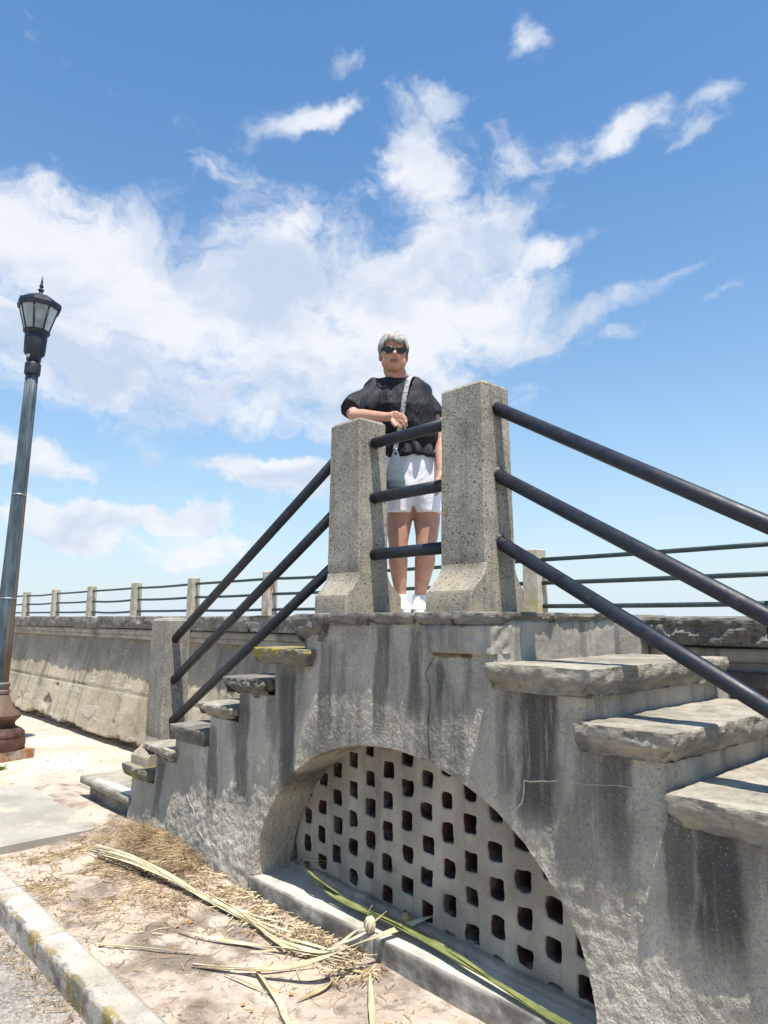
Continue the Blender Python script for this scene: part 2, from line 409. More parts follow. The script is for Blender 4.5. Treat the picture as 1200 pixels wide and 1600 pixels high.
def m_seawall(t, b):
    p = wp(t); z = t.sep(p)[2]
    bl = t.noise(p, 1.6, 6, .62, .4)
    base = t.mix(t.ss(bl, .3, .7), (.33, .275, .195), (.50, .425, .31))
    stv = t.vmath('ADD', t.scale(p, (4.2, 4.2, .5)), (0, 0, 0))
    st = t.noise(stv, 1, 6, .65, .5)
    base = t.mix(t.ss(st, .49, .66, 0., .62), base, (.13, .115, .095))
    st3 = t.math('MULTIPLY', t.ss(t.noise(t.scale(p, (9, 9, 1.3)), 1, 4, .6), .5, .64), t.ss(z, .7, 1.3))
    base = t.mix(t.math('MULTIPLY', st3, .6), base, (.12, .115, .10))
    patch = t.ss(t.noise(t.scale(p, (.7, .7, 2.4)), 2.4, 5, .65), .56, .6)
    base = t.mix(t.math('MULTIPLY', patch, .45), base, (.55, .49, .40))
    fr = t.math('FRACT', t.math('DIVIDE', t.math('ADD', z, .06), .335))
    jl = t.math('MULTIPLY', t.ss(t.math('ABSOLUTE', t.math('SUBTRACT', fr, .5)), .47, .49), 0.)
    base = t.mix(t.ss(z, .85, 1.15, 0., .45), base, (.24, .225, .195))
    base = t.mix(t.ss(t.noise(p, 22, 4, .6), .6, .75, 0., .5), base, (.16, .12, .09))
    n = t.bump(t.math('ADD', t.noise(p, 26, 5, .65), t.math('MULTIPLY', patch, .6)), .8, .012)
    n = t.bump(t.noise(p, 150, 2, .6), .3, .003, n)
    return {'Base Color': base, 'Normal': n}
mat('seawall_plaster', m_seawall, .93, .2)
def m_sand(t, b):
    p = wp(t)
    bl = t.noise(p, 1.4, 6, .62, .3)
    base = t.mix(t.ss(bl, .3, .68), (.42, .36, .28), (.60, .525, .42))
    base = t.mix(t.ss(t.noise(p, 5, 6, .66, .4), .52, .68, 0., .6), base, (.28, .235, .19))
    base = t.mix(t.ss(t.noise(p, 70, 3, .65), .6, .72, 0., .5), base, (.70, .62, .50))
    base = t.mix(t.ss(t.noise(t.vmath('ADD', p, (4, 4, 0)), 60, 3, .65), .64, .72, 0., .6), base, (.20, .15, .105))
    n = t.bump(t.noise(p, 40, 5, .65), .8, .01); n = t.bump(t.noise(p, 230, 2, .6), .5, .003, n)
    return {'Base Color': base, 'Normal': n}
mat('sand', m_sand, .95, .15)
def m_soil(t, b):
    p = wp(t)
    bl = t.noise(p, 2.3, 6, .62, .5)
    base = t.mix(t.ss(bl, .36, .56), (.22, .18, .14), (.52, .425, .335))
    base = t.mix(t.ss(t.noise(p, 8, 6, .68, .3), .53, .66, 0., .7), base, (.17, .145, .12))
    base = t.mix(t.ss(t.noise(t.vmath('ADD', p, (5, 3, 1)), 4, 4, .6), .55, .66, 0., .75), base, (.60, .51, .41))
    base = t.mix(t.ss(t.noise(p, 65, 4, .7), .60, .70, 0., .6), base, (.66, .58, .47))
    base = t.mix(t.ss(t.noise(t.vmath('ADD', p, (4, 4, 0)), 55, 4, .7), .60, .70, 0., .7), base, (.10, .075, .055))
    n = t.bump(t.noise(p, 30, 6, .7), .9, .014); n = t.bump(t.noise(p, 170, 3, .6), .6, .004, n)
    return {'Base Color': base, 'Normal': n}
mat('soil', m_soil, .95, .15)
def m_asphalt(t, b):
    p = wp(t)
    base = t.mix(t.ss(t.noise(p, 4, 6, .65), .35, .65), (.20, .175, .15), (.34, .30, .255))
    sp = t.vor(p, 110, out='Color'); s = t.sep(sp)
    base = t.mix(t.ss(s[0], .6, .95, 0., .6), base, (.46, .42, .36)); base = t.mix(t.ss(s[1], .7, .97, 0., .6), base, (.10, .09, .08))
    n = t.bump(t.vor(p, 110), .8, .005); n = t.bump(t.noise(p, 40, 4, .6), .6, .01, n)
    return {'Base Color': base, 'Normal': n}
mat('asphalt', m_asphalt, .93, .2)
def m_kerb(t, b):
    p = wp(t); g = t.geo(); s = t.sep(p)
    bl = t.noise(p, 4, 6, .65, .3)
    base = t.mix(t.ss(bl, .32, .68), (.36, .325, .27), (.56, .52, .45))
    base = t.mix(t.ss(t.noise(p, 80, 3, .7), .56, .7, 0., .5), base, (.64, .6, .52)); base = t.mix(t.ss(t.noise(t.vmath('ADD', p, (4, 4, 0)), 60, 4, .7), .58, .68, 0., .6), base, (.15, .13, .10))
    face = t.ss(s[1], 1.175, 1.19, 1., 0.)
    base = t.mix(t.math('MULTIPLY', face, t.ss(t.noise(p, 9, 5, .65), .42, .6, 0., .75)), base, (.12, .11, .085))
    l = t.ss(t.math('ADD', t.noise(p, 5.5, 5, .7), t.math('MULTIPLY', t.noise(p, 45, 3, .6), .3)), .655, .72)
    edge = t.ss(s[1], 1.172, 1.20, 1., .22)
    base = t.mix(t.math('MULTIPLY', l, t.math('MULTIPLY', edge, .85)), base, (.30, .215, .05))
    n = t.bump(t.noise(p, 50, 5, .68), .9, .01)
    return {'Base Color': base, 'Normal': n}
mat('kerb_concrete', m_kerb, .93, .2)
def m_paving(t, b):
    p = wp(t)
    base = t.mix(t.ss(t.noise(p, 2.4, 6, .6), .35, .65), (.29, .27, .225), (.38, .355, .30))
    base = t.mix(t.ss(t.noise(p, 60, 3, .6), .5, .7, 0., .35), base, (.27, .24, .2))
    base = t.mix(t.ss(t.noise(t.vmath('ADD', p, (2, 2, 2)), 3.2, 5, .65), .52, .64, 0., .75), base, (.52, .43, .32))
    base = t.mix(t.ss(t.noise(p, 34, 4, .7), .58, .70, 0., .5), base, (.18, .16, .13))
    return {'Base Color': base, 'Normal': t.bump(t.noise(p, 90, 4, .6), .5, .003)}
mat('paving', m_paving, .92, .2)
def m_pipe(t, b):
    p = wp(t)
    base = t.mix(t.ss(t.noise(p, 30, 4, .6), .4, .7), (.009, .013, .021), (.016, .022, .034))
    base = t.mix(t.ss(t.noise(t.vmath('ADD', p, (3, 1, 2)), 9, 5, .7), .63, .69, 0., .7), base, (.085, .06, .045))
    return {'Base Color': base, 'Roughness': t.ss(t.noise(p, 20, 4, .6), .3, .7, .42, .6), 'Normal': t.bump(t.noise(p, 140, 2, .5), .12, .001)}
mat('navy_paint', m_pipe, .33, .5)
def m_greenpipe(t, b):
    p = wp(t)
    return {'Base Color': t.mix(t.ss(t.noise(p, 12, 4, .6), .4, .7), (.018, .035, .034), (.035, .055, .05))}
mat('green_paint', m_greenpipe, .5, .4)
def m_lamppost(t, b):
    p = wp(t); o = t.new('ShaderNodeTexCoord').outputs['Object']; s = t.sep(o)
    base = t.mix(t.ss(t.noise(t.scale(p, (5, 5, 1)), 3, 5, .6), .35, .65), (.045, .070, .085), (.115, .150, .165))
    side = t.vmath('DOT_PRODUCT', o, LAMP_SIDE)
    rs = t.ss(t.math('ADD', t.math('MULTIPLY', side, 7.), t.math('MULTIPLY', t.noise(t.scale(p, (14, 14, 1.2)), 1, 5, .65), .8)), .82, .98)
    base = t.mix(t.math('MULTIPLY', rs, t.ss(s[2], 3.9, 2.9, 1., .0) if False else .8), base, (.20, .125, .07))
    base = t.mix(t.ss(t.noise(p, 22, 5, .7), .62, .7, 0., .8), base, (.16, .07, .035))
    low = t.ss(t.math('ADD', s[2], t.math('MULTIPLY', t.noise(p, 9, 4, .6), .25)), .48, .72, 1., 0.)
    rust = t.mix(t.ss(t.noise(p, 12, 5, .65), .4, .65), (.060, .028, .020), (.115, .055, .040))
    base = t.mix(low, base, rust)
    return {'Base Color': base, 'Normal': t.bump(t.noise(p, 60, 4, .65), .5, .004)}
_b = at(-15, 1190, 7.47); _b.z = .12; _t = at(65, 447, 7.5)
LAMP_ROT = (_t - _b).to_track_quat('Z', 'Y').to_matrix()
_s = LAMP_ROT.inverted() @ RIGHT; _s.z = 0; LAMP_SIDE = tuple(_s.normalized())          # the weathered side of the pole
mat('lamp_post_paint', m_lamppost, .6, .35)
mat('lamp_black', lambda t, b: {'Base Color': t.mix(t.ss(t.noise(wp(t), 18, 4, .6), .4, .7), (.014, .019, .026), (.035, .042, .052))}, .45, .4)
def m_glass(t, b):
    b.inputs['Transmission Weight'].default_value = .25
    return {'Base Color': t.mix(t.ss(t.noise(wp(t), 7, 3, .5), .35, .65), (.28, .32, .32), (.52, .55, .53))}
mat('frosted_glass', m_glass, .35, .5)
def m_plinth(t, b):
    p = wp(t)
    base = t.mix(t.ss(t.noise(p, 6, 5, .6), .35, .65), (.33, .29, .22), (.46, .41, .33))
    base = t.mix(t.ss(t.noise(t.scale(p, (1, 1, .5)), 7, 5, .65), .42, .6, 0., .9), base, (.30, .115, .04))
    return {'Base Color': base, 'Normal': t.bump(t.noise(p, 60, 4, .6), .7, .006)}
mat('rusty_concrete', m_plinth, .92, .2)
def m_brick(t, b):
    p = wp(t)
    base = t.mix(t.ss(t.noise(p, 14, 4, .6), .35, .65), (.050, .027, .022), (.090, .044, .034))
    base = t.mix(t.ss(t.noise(p, 9, 4, .6), .50, .58, 0., .8), base, (.13, .12, .10))
    return {'Base Color': base, 'Normal': t.bump(t.noise(p, 60, 4, .6), .6, .005)}
mat('old_brick', m_brick, .92, .2)
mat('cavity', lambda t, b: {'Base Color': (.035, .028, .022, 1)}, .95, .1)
mat('white_paint', lambda t, b: {'Base Color': t.mix(t.ss(t.noise(wp(t), 25, 5, .7), .5, .66), (.78, .78, .76), (.5, .48, .44))}, .7, .3)
def m_palm(c0, c1, br=(.25, .15, .06)):
    def f(t, b):
        p = wp(t)
        base = t.mix(t.ss(t.noise(p, 9, 5, .6), .35, .65), c0, c1)
        base = t.mix(t.ss(t.noise(p, 28, 4, .7), .58, .72, 0., .6), base, br)
        b.inputs['Subsurface Weight'].default_value = 0
        return {'Base Color': base, 'Normal': t.bump(t.noise(p, 160, 2, .6), .4, .002)}
    return f
mat('dry_palm', m_palm((.46, .39, .23), (.64, .58, .41)), .65, .3)
mat('brown_palm', m_palm((.34, .25, .13), (.52, .40, .22), (.16, .09, .05)), .75, .25)
mat('green_palm', m_palm((.12, .145, .045), (.24, .25, .095), (.30, .24, .09)), .55, .35)
mat('straw', m_palm((.17, .11, .06), (.42, .31, .175), (.08, .045, .025)), .85, .2)
mat('straw_pale', m_palm((.46, .37, .22), (.60, .51, .35), (.30, .18, .08)), .8, .2)
mat('pebble', lambda t, b: {'Base Color': t.mix(t.ss(t.noise(wp(t), 3, 3, .5), .45, .55), (.22, .19, .16), (.58, .54, .47))}, .9, .2)
mat('orange_leaf', lambda t, b: {'Base Color': t.mix(t.noise(wp(t), 6, 2, .5), (.40, .13, .03), (.50, .28, .08))}, .8, .2)
def m_water(t, b):
    return {'Base Color': (.05, .09, .10, 1), 'Normal': t.bump(t.noise(wp(t), .6, 6, .6), .4, .15)}
mat('sea_water', m_water, .12, .5)
def m_skin(t, b):
    p = wp(t)
    b.inputs['Subsurface Weight'].default_value = .08
    b.inputs['Subsurface Radius'].default_value = (.01, .004, .002)
    base = t.mix(t.ss(t.noise(p, 14, 4, .6), .35, .65), (.47, .24, .158), (.57, .315, .22))
    return {'Base Color': base, 'Normal': t.bump(t.noise(p, 300, 2, .5), .12, .001)}
mat('skin', m_skin, .5, .4)
mat('lips', lambda t, b: {'Base Color': (.30, .07, .075, 1)}, .4, .4)
def m_fabric(c0, c1, deep=.017):
    def f(t, b):
        p = wp(t)
        wr = t.noise(t.scale(t.vmath('ADD', p, t.scale(p, (0, 0, 0))), (1, 1, .4)), 13, 3, .5, 2.2)
        return {'Base Color': t.mix(t.noise(p, 30, 3, .6), c0, c1), 'Normal': t.bump(wr, .9, deep)}
    return f
mat('black_cotton', m_fabric((.008, .008, .011), (.017, .016, .021)), .72, .35)
mat('white_cotton', m_fabric((.86, .86, .88), (.92, .92, .94), .008), .8, .2)
mat('shoe_white', m_fabric((.74, .74, .74), (.8, .8, .8), .006), .7, .25)
def m_hair(t, b):
    p = wp(t)
    return {'Base Color': t.mix(t.ss(t.noise(t.scale(p, (1, 1, .4)), 55, 2, .5), .35, .65), (.26, .25, .225), (.58, .56, .51))}
mat('grey_hair', m_hair, .55, .35)
mat('sunglass_frame', lambda t, b: {'Base Color': t.mix(t.ss(t.noise(wp(t), 120, 2, .5), .5, .56), (.018, .012, .009), (.10, .05, .02))}, .25, .5)
mat('sunglass_lens', lambda t, b: {'Base Color': (.006, .007, .009, 1)}, .1, .6)
mat('strap_cloth', lambda t, b: {'Base Color': t.mix(t.ss(t.noise(wp(t), 60, 2, .5), .5, .55), (.40, .40, .38), (.17, .19, .21))}, .7, .25)
mat('bag_fabric', lambda t, b: {'Base Color': t.mix(t.noise(wp(t), 70, 3, .6), (.07, .10, .13), (.15, .19, .22)), 'Normal': t.bump(t.noise(wp(t), 130, 2, .5), .5, .003)}, .75, .3)
mat('gold', lambda t, b: {'Base Color': (.75, .52, .22, 1)}, .25, .5, 1.)
mat('steel', lambda t, b: {'Base Color': (.45, .45, .44, 1)}, .4, .5, .9)
mat('repair_mortar', m_plain_concrete((.52, .47, .39), (.36, .32, .26), .1), .93, .2)

# ------------------------------------------------------------------ ground, road, promenade, sea
WF = 2.20          # stair wall face
def ground_z(X, Y):
    X = np.asarray(X, float); Y = np.asarray(Y, float)
    P = np.stack([X, Y, X * 0], 1)
    z = .095 + .05 * sm(-X, 3.6, 5.2) * sm(Y, 1.4, 2.2)
    z = z + .010 * fbm(P, 1.7, 4) + .006 * fbm(P, 9, 3)
    z = z + .034 * np.exp(-(((X + 4.35) / .62) ** 2 + ((Y - 2.12) / .17) ** 2))       # litter heap in the corner
    z = z + .018 * np.exp(-(((Y - 2.14) / .10) ** 2)) * sm(-X, 2.0, 2.6)
    return z
def sheet(name, xs, ys, zf, m, parent=None):
    X, Y = np.meshgrid(xs, ys, indexing='ij'); Z = zf(X.ravel(), Y.ravel())
    V = np.stack([X.ravel(), Y.ravel(), Z], 1); n = len(ys); F = []
    for i in range(len(xs) - 1):
        for j in range(n - 1): F.append((i*n+j, (i+1)*n+j, (i+1)*n+j+1, i*n+j+1))
    return mk(name, V, F, m, parent)
def steps(a, b, h0, h1, k):
    """graded coordinates, fine in the middle"""
    return None
# broad ground to the horizon (everything else lies on or above it)
o = mk('ground', [(-3000, -3000, -.06), (3000, -3000, -.06), (3000, 4, -.06), (-3000, 4, -.06)], [(0, 1, 2, 3)], M['asphalt'], smooth=False)
tag(o, kind='structure')
xs = np.concatenate([np.arange(-7, -1, .022), np.arange(-1, 6.01, .25)])
ys = np.arange(1.27, 2.36, .022)
o = sheet('planting_bed', xs, ys, ground_z, M['soil']); tag(o, kind='structure')
xs = np.concatenate([np.arange(-60, -14, 1.), np.arange(-14, -4.9, .06)])
ys = np.concatenate([np.arange(1.27, 3.62, .06)])
def sand_z(X, Y):
    P = np.stack([X, Y, X * 0], 1)
    z = .128 + .012 * fbm(P, 1.1, 4) + .005 * fbm(P, 8, 3)
    edge = -5.95 + .30 * fbm(np.stack([Y * 0, Y, Y * 0], 1), 2.2, 3)
    return z - .05 * sm(X, edge, edge + .5)
o = sheet('sand_path', xs, ys, sand_z, M['sand']); tag(o, kind='structure')
V, F = lattice_box(-6.75, -5.05, 1.29, 2.26, .05, .142, .05); V[:, 2] += .003 * fbm(V, 2, 3)
o = mk('pavement_slab', V, F, M['paving'], smooth=False); tag(o, kind='structure')
xs = np.concatenate([np.arange(-60, -8, 1.), np.arange(-8, -1.5, .03), np.arange(-1.5, 30, .5)]); ys = np.arange(-1.2, 1.19, .03)
xs = np.concatenate([np.arange(-60, -6, 1.), np.arange(-6, -1.5, .03), np.arange(-1.5, 30, .5)])
ys = np.concatenate([np.arange(-6, .6, .4), np.arange(.6, 1.2, .03)])
o = sheet('road', xs, ys, lambda X, Y: .006 * fbm(np.stack([X, Y, X*0], 1), 1.5, 4) + .006 * fbm(np.stack([X, Y, X*0], 1), 14, 3) + .01 * sm(Y, .9, 1.18), M['asphalt'])
tag(o, kind='structure')
k = empty('kerb'); tag(k, kind='structure')
edges = [-24, -16, -11.2, -8.4, -6.1, -4.35, -3.62, -1.6, .6, 3, 6]
for i in range(len(edges) - 1):
    a, b_ = edges[i] + .004, edges[i + 1] - .004
    cell = .02 if -7 < a < -1.4 else .08
    V, F = rough_stone(a, b_, 1.165 + rng.uniform(-.004, .004), 1.295, -.05, .122 + rng.uniform(-.003, .003), seed=i + 40, cell=cell, rad=.008, amp=.004, top=.002, under=0, chip=.016)
    MB().add(V, F).build('kerb_stone', M['kerb_concrete'], k)
mk_ = MB().add(*box(-60, 30, 3.56, 8.35, -2, 1.56)); o = mk_.build('promenade', M['paving'], smooth=False); tag(o, kind='structure')
o = mk('sea', [(-4000, 4, -1.4), (4000, 4, -1.4), (4000, 6000, -1.4), (-4000, 6000, -1.4)], [(0, 1, 2, 3)], M['sea_water'], smooth=False); tag(o, kind='structure')

# ------------------------------------------------------------------ sea wall
def sw_face(z): return 3.262 + .250 * (z - .12)
wall = empty('sea_wall', (-8, 3.5, .12))
tag(wall, 'long battered sea wall with stained plaster face, mouldings and rough stone coping', 'sea wall')
def wall_sheet(x0, x1, dx, name):
    xs = np.arange(x0, x1 + dx / 2, dx); zs = np.arange(.02, 1.315, .02 if dx < .1 else .1)
    X, Z = np.meshgrid(xs, zs, indexing='ij'); X = X.ravel(); Z = Z.ravel()
    P = np.stack([X, X * 0 + 3, Z], 1)
    Y = sw_face(Z) - .010 * fbm(P, 2.2, 4) - .004 * fbm(P, 16, 3)
    # board / course lines and spalls
    for zc, wd, dp in ((.70, .006, .016), (.43, .006, .009)):
        zl = zc + .008 * fbm(np.stack([X, X*0, X*0], 1), .8, 3)
        Y += dp * np.exp(-((Z - zl) / wd) ** 2) * (1 if zc > .6 else sm(fbm(P, 1.2, 2), -.2, .3))
    sp = sm(fbm(P * [1, 1, 1.6] + 4.4, 2.6, 4), .34, .44) * sm(Z, .2, .4) * sm(-Z, -.95, -.8)
    Y += .022 * sp
    # broken foot of the wall, washed out above the sand
    top = .215 + .06 * fbm(np.stack([X, X*0+7, X*0], 1), 2.0, 4) + .09 * np.maximum(0, fbm(np.stack([X, X*0+1, X*0], 1), 5, 2) - .25)
    er = sm(-Z, -top, -top + .012)
    Y += er * (.15 + .07 * fbm(P, 12, 3))
    V = np.stack([X, Y, Z], 1); n = len(zs); F = []
    for i in range(len(xs) - 1):
        for j in range(n - 1): F.append((i*n+j, (i+1)*n+j, (i+1)*n+j+1, i*n+j+1))
    cen = er.reshape(len(xs), n); hole = sp.reshape(len(xs), n)
    mi = [1 if (cen[i, j] > .5 and cen[i+1, j+1] > .5) or hole[i, j] > .9 else 0 for i in range(len(xs)-1) for j in range(n-1)]
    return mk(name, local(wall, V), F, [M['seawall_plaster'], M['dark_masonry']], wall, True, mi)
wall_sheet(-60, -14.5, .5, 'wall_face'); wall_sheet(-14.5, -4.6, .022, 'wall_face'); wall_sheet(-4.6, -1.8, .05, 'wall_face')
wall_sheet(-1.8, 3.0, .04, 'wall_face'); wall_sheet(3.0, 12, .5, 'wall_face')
# mouldings under the coping
for (y0, z0, z1) in ((3.492, 1.300, 1.352), (3.465, 1.352, 1.412)):
    for (a, b_, c) in ((-60, -14, .5), (-14, -2.2, .04), (-1.8, 3, .05), (3, 12, .5)):
        V, F = lattice_box(a, b_, y0, 3.62, z0, z1, c, .02)
        P = V.copy(); V[:, 1] += np.where(V[:, 1] < 3.6, .006 * fbm(P, 6, 3) + .03 * sm(fbm(P, 3.3, 3), .38, .46), 0); V[:, 2] += .003 * fbm(P, 5, 3)
        MB().add(V, F).build('moulding', M['riser_plaster'], wall)
# coping stones
x = -40.; i = 0
cop_edges = [-40]
while cop_edges[-1] < 10:
    L = (rng.uniform(.75, 1.45) if cop_edges[-1] < -1.9 else rng.uniform(.45, .7)) if cop_edges[-1] > -15 else 2.4
    cop_edges.append(cop_edges[-1] + L)
for i in range(len(cop_edges) - 1):
    a, b_ = cop_edges[i] + .008, cop_edges[i + 1] - .008
    if b_ > -3.02 and a < -1.85:
        if a < -3.02: b_ = -3.03
        elif b_ > -1.85: a = -1.84
        else: continue
        if b_ - a < .08: continue
    near = a > -15
    V, F = rough_stone(a, b_, 3.392 + rng.uniform(-.008, .010), 3.72, 1.412 + (rng.uniform(0, .015)), 1.562 + rng.uniform(-.006, .006), seed=i, cell=(.014 if a > -1.9 else .018) if a > -9 else (.04 if near else .15),
                       rad=.012, amp=(.022 if a < -1.85 else .034) if near else .01, top=.004, under=.012, chip=.03)
    o = MB().add(V, F).build('coping_stone', M['coping_rubble'] if a < -1.85 else M['slate'], wall)
    if near: o.modifiers.new('edge', 'EDGE_SPLIT').split_angle = R(38)
# rougher dark stones low in the wall beside the stair
for j, (a, b_, z0, z1) in enumerate(((-1.75, -1.2, 1.20, 1.31), (-1.18, -.5, 1.17, 1.305), (-1.7, -1.05, .98, 1.18), (-1.02, -.35, .95, 1.16), (-.48, .3, 1.18, 1.305), (-.33, .4, .92, 1.16))):
    V, F = rough_stone(a, b_, 3.42 - .03 * (1.3 - z1), 3.7, z0, z1, seed=90 + j, cell=.025, rad=.012, amp=.018, top=.004, under=.004, chip=.02)
    MB().add(V, F).build('stone', M['dark_masonry'], wall)

# ------------------------------------------------------------------ stairway
st = empty('stairway', (-2.4, 2.9, .1))
tag(st, 'grey stucco double stairway with an arched recess and overhanging stone treads', 'stairway')
AC, AW, AH, AZ = -2.40, 1.025, .785, .20
# treads: name of material, noses and tops
LEFT = [(-3.43, -2.93, 1.392), (-3.765, -3.33, 1.218), (-4.065, -3.66, 1.045), (-4.45, -3.98, .872), (-4.775, -4.36, .715), (-5.145, -4.71, .535)]
LRIS = [-3.03, -3.29, -3.64, -3.967, -4.41, -4.695, -5.035]
RIGHTS = [(-1.795, -1.335, 1.382), (-1.415, -1.06, 1.205), (-1.095, -.735, 1.03), (-.80, -.40, .855), (-.47, -.07, .68), (-.13, .26, .505), (.20, .60, .33)]
RRIS = [-1.80, -1.395, -1.115, -.79, -.46, -.12, .21, .55]
TH = .092
def top_at(x):
    if x < LRIS[6]: return None
    for i in range(6):
        if LRIS[i + 1] <= x < LRIS[i]: return LEFT[i][2] - TH + .01
    if x < RRIS[0]: return 1.56
    for i in range(7):
        if RRIS[i] <= x < RRIS[i + 1]: return RIGHTS[i][2] - TH + .01
    return None
def arch_z(x):
    q = 1 - ((x - AC) / AW) ** 2
    return None if q <= 0 else AZ + AH * q ** .5
brk = sorted(LRIS + RRIS + [AC - AW, AC + AW])
cols = []
for a, b_ in zip(brk[:-1], brk[1:]):
    n = max(2, int((b_ - a) / .010)); e = 4e-4
    xs = np.linspace(a + e, b_ - e, n + 1)
    cols += list(xs)
for s in (-1, 1):   # denser near the springing of the arch
    cols += [AC + s * AW * math.cos(q) for q in np.linspace(.004, .30, 26)]
cols = np.array(sorted(cols))
zs = np.arange(-.02, 1.58, .010)
def wall_y(X, Z):
    P = np.stack([X, X * 0 + 2, Z], 1)
    Y = WF + .004 * sm(Z, .9, 1.3) - .036 * sm(-Z, -.60, -.05)
    Y -= .009 * fbm(P, 2.0, 3) + (.0070 * fbm(P * [1, 1, .8], 13, 3) + .0052 * fbm(P, 33, 2)) * (.35 + .65 * sm(-Z, -1.0, -.6))
    return Y
ncol = len(cols); nz = len(zs)
VX = np.repeat(cols, nz); VZ = np.empty(ncol * nz); cl_ = np.zeros((ncol, nz), int)
for i, x in enumerate(cols):
    tp = top_at(x); az = arch_z(x); lo = -.02 if az is None else az
    q = np.clip(zs, lo, tp); VZ[i*nz:(i+1)*nz] = q
VY = wall_y(VX, VZ)
# rounded, slightly worn arch arris
az_all = np.array([(arch_z(x) if arch_z(x) is not None else -9) for x in VX])
V = np.stack([VX, VY, VZ], 1); F = []
for i in range(ncol - 1):
    for j in range(nz - 1):
        a, b_, c, d_ = i*nz+j, (i+1)*nz+j, (i+1)*nz+j+1, i*nz+j+1
        if abs(VZ[a]-VZ[d_]) < 1e-7 and abs(VZ[b_]-VZ[c]) < 1e-7: continue
        f = [a, b_, c, d_]
        if abs(VZ[a]-VZ[d_]) < 1e-7: f = [a, b_, c]
        elif abs(VZ[b_]-VZ[c]) < 1e-7: f = [a, b_, d_]
        F.append(f)
me = bpy.data.meshes.new('wall'); me.from_pydata([tuple(v) for v in local(st, V)], [], F)
bm = bmesh.new(); bm.from_mesh(me)
bmesh.ops.remove_doubles(bm, verts=bm.verts, dist=2e-5)
bmesh.ops.delete(bm, geom=[v for v in bm.verts if not v.link_faces], context='VERTS')
be = [e for e in bm.edges if e.is_boundary]
prev = be
for step, dy in ((0, .012), (1, .06), (2, .08), (3, .09)):
    r = bmesh.ops.extrude_edge_only(bm, edges=prev)
    nv = [g for g in r['geom'] if isinstance(g, bmesh.types.BMVert)]
    for v in nv:
        X = v.co.x + st.location.x; Z = v.co.z + st.location.z
        v.co.y += dy
        az = arch_z(X) if abs(X - AC) < AW else None
        if az is not None and Z < az + .03 and step == 0:      # soften the arris
            dx, dzz = AC - X, (AZ - .2) - Z; L = math.hypot(dx, dzz) + 1e-6
            v.co.x += dx / L * .006; v.co.z += dzz / L * .006
    prev = [g for g in r['geom'] if isinstance(g, bmesh.types.BMEdge)]
bmesh.ops.recalc_face_normals(bm, faces=bm.faces)
for f in bm.faces: f.smooth = True
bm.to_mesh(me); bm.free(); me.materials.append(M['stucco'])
o = bpy.data.objects.new('wall', me); col.objects.link(o); o.parent = st
md = o.modifiers.new('edge', 'EDGE_SPLIT'); md.split_angle = R(50)
# solid body behind the face (with a hollow behind the pierced screen)
core = MB()
YB = WF + .245
def cbox(a, b_, z0, z1, y0=YB): core.add(*box(a, b_, y0, 3.30, z0, z1))
def rbox(a, b_, ztop, y0=2.247):   # stair body block carrying a riser on its end
    core.add(*box(a, b_, y0, 3.42, -.05, ztop))
for i in range(6):
    a, b_ = LRIS[i + 1] + .012, (LRIS[i] + .011 if LRIS[i] < AC - AW else min(LRIS[i] + .011, AC - AW - .02))
    if a < AC - AW - .02: rbox(a, b_, LEFT[i][2] - TH - .004 + .002 * i * 0)
for i in range(7):
    a, b_ = max(RRIS[i] - .011, AC + AW + .02), RRIS[i + 1] - .012
    if b_ > AC + AW + .02: rbox(a, b_, RIGHTS[i][2] - TH - .004)
core.add(*box(-3.28, -3.05, 2.47, 3.42, 1.03, 1.29)); core.add(*box(-3.04, -1.812, 2.262, 3.60, 1.03, 1.52)); core.add(*box(-1.81, -1.40, 2.27, 3.42, 1.03, 1.285))
core.build('stair_body', M['riser_plaster'], st, smooth=False)
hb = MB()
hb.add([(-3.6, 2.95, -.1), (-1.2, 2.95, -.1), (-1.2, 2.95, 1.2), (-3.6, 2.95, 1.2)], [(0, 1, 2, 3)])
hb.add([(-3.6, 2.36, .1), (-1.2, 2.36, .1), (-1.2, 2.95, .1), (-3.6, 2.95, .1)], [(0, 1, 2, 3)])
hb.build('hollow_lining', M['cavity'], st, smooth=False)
# risers as separate rough plaster panels
def riser(x, side, z0, z1, m, y1=3.25, seed=0):
    V, F = lattice_box(min(x, x - side * .05), max(x, x - side * .05), WF + .035, y1, z0, z1, .022)
    P = V + seed; e = (np.abs(V[:, 0] - x) < 1e-6)
    V[:, 0] += e * side * (.010 * fbm(P, 7, 4) + .004 * fbm(P, 30, 2))
    return MB().add(V, F).build('riser', m, st)
for i in range(1, 7):
    riser(RRIS[i], 1, RIGHTS[i][2] - .03, RIGHTS[i-1][2] - TH + .012, M['riser_plaster'], seed=i)
for i in range(1, 7):
    riser(LRIS[i], -1, (LEFT[i][2] if i < 6 else .30) - .03, LEFT[i-1][2] - TH + .012, M['riser_plaster'], seed=i + 20)
riser(RRIS[0] + .005, 1, RIGHTS[0][2] - .03, 1.545, M['riser_plaster'], y1=3.12, seed=44)
riser(RRIS[0] - .10, 1, RIGHTS[0][2] - .03, 1.5, M['dark_masonry'], y1=3.42, seed=47)
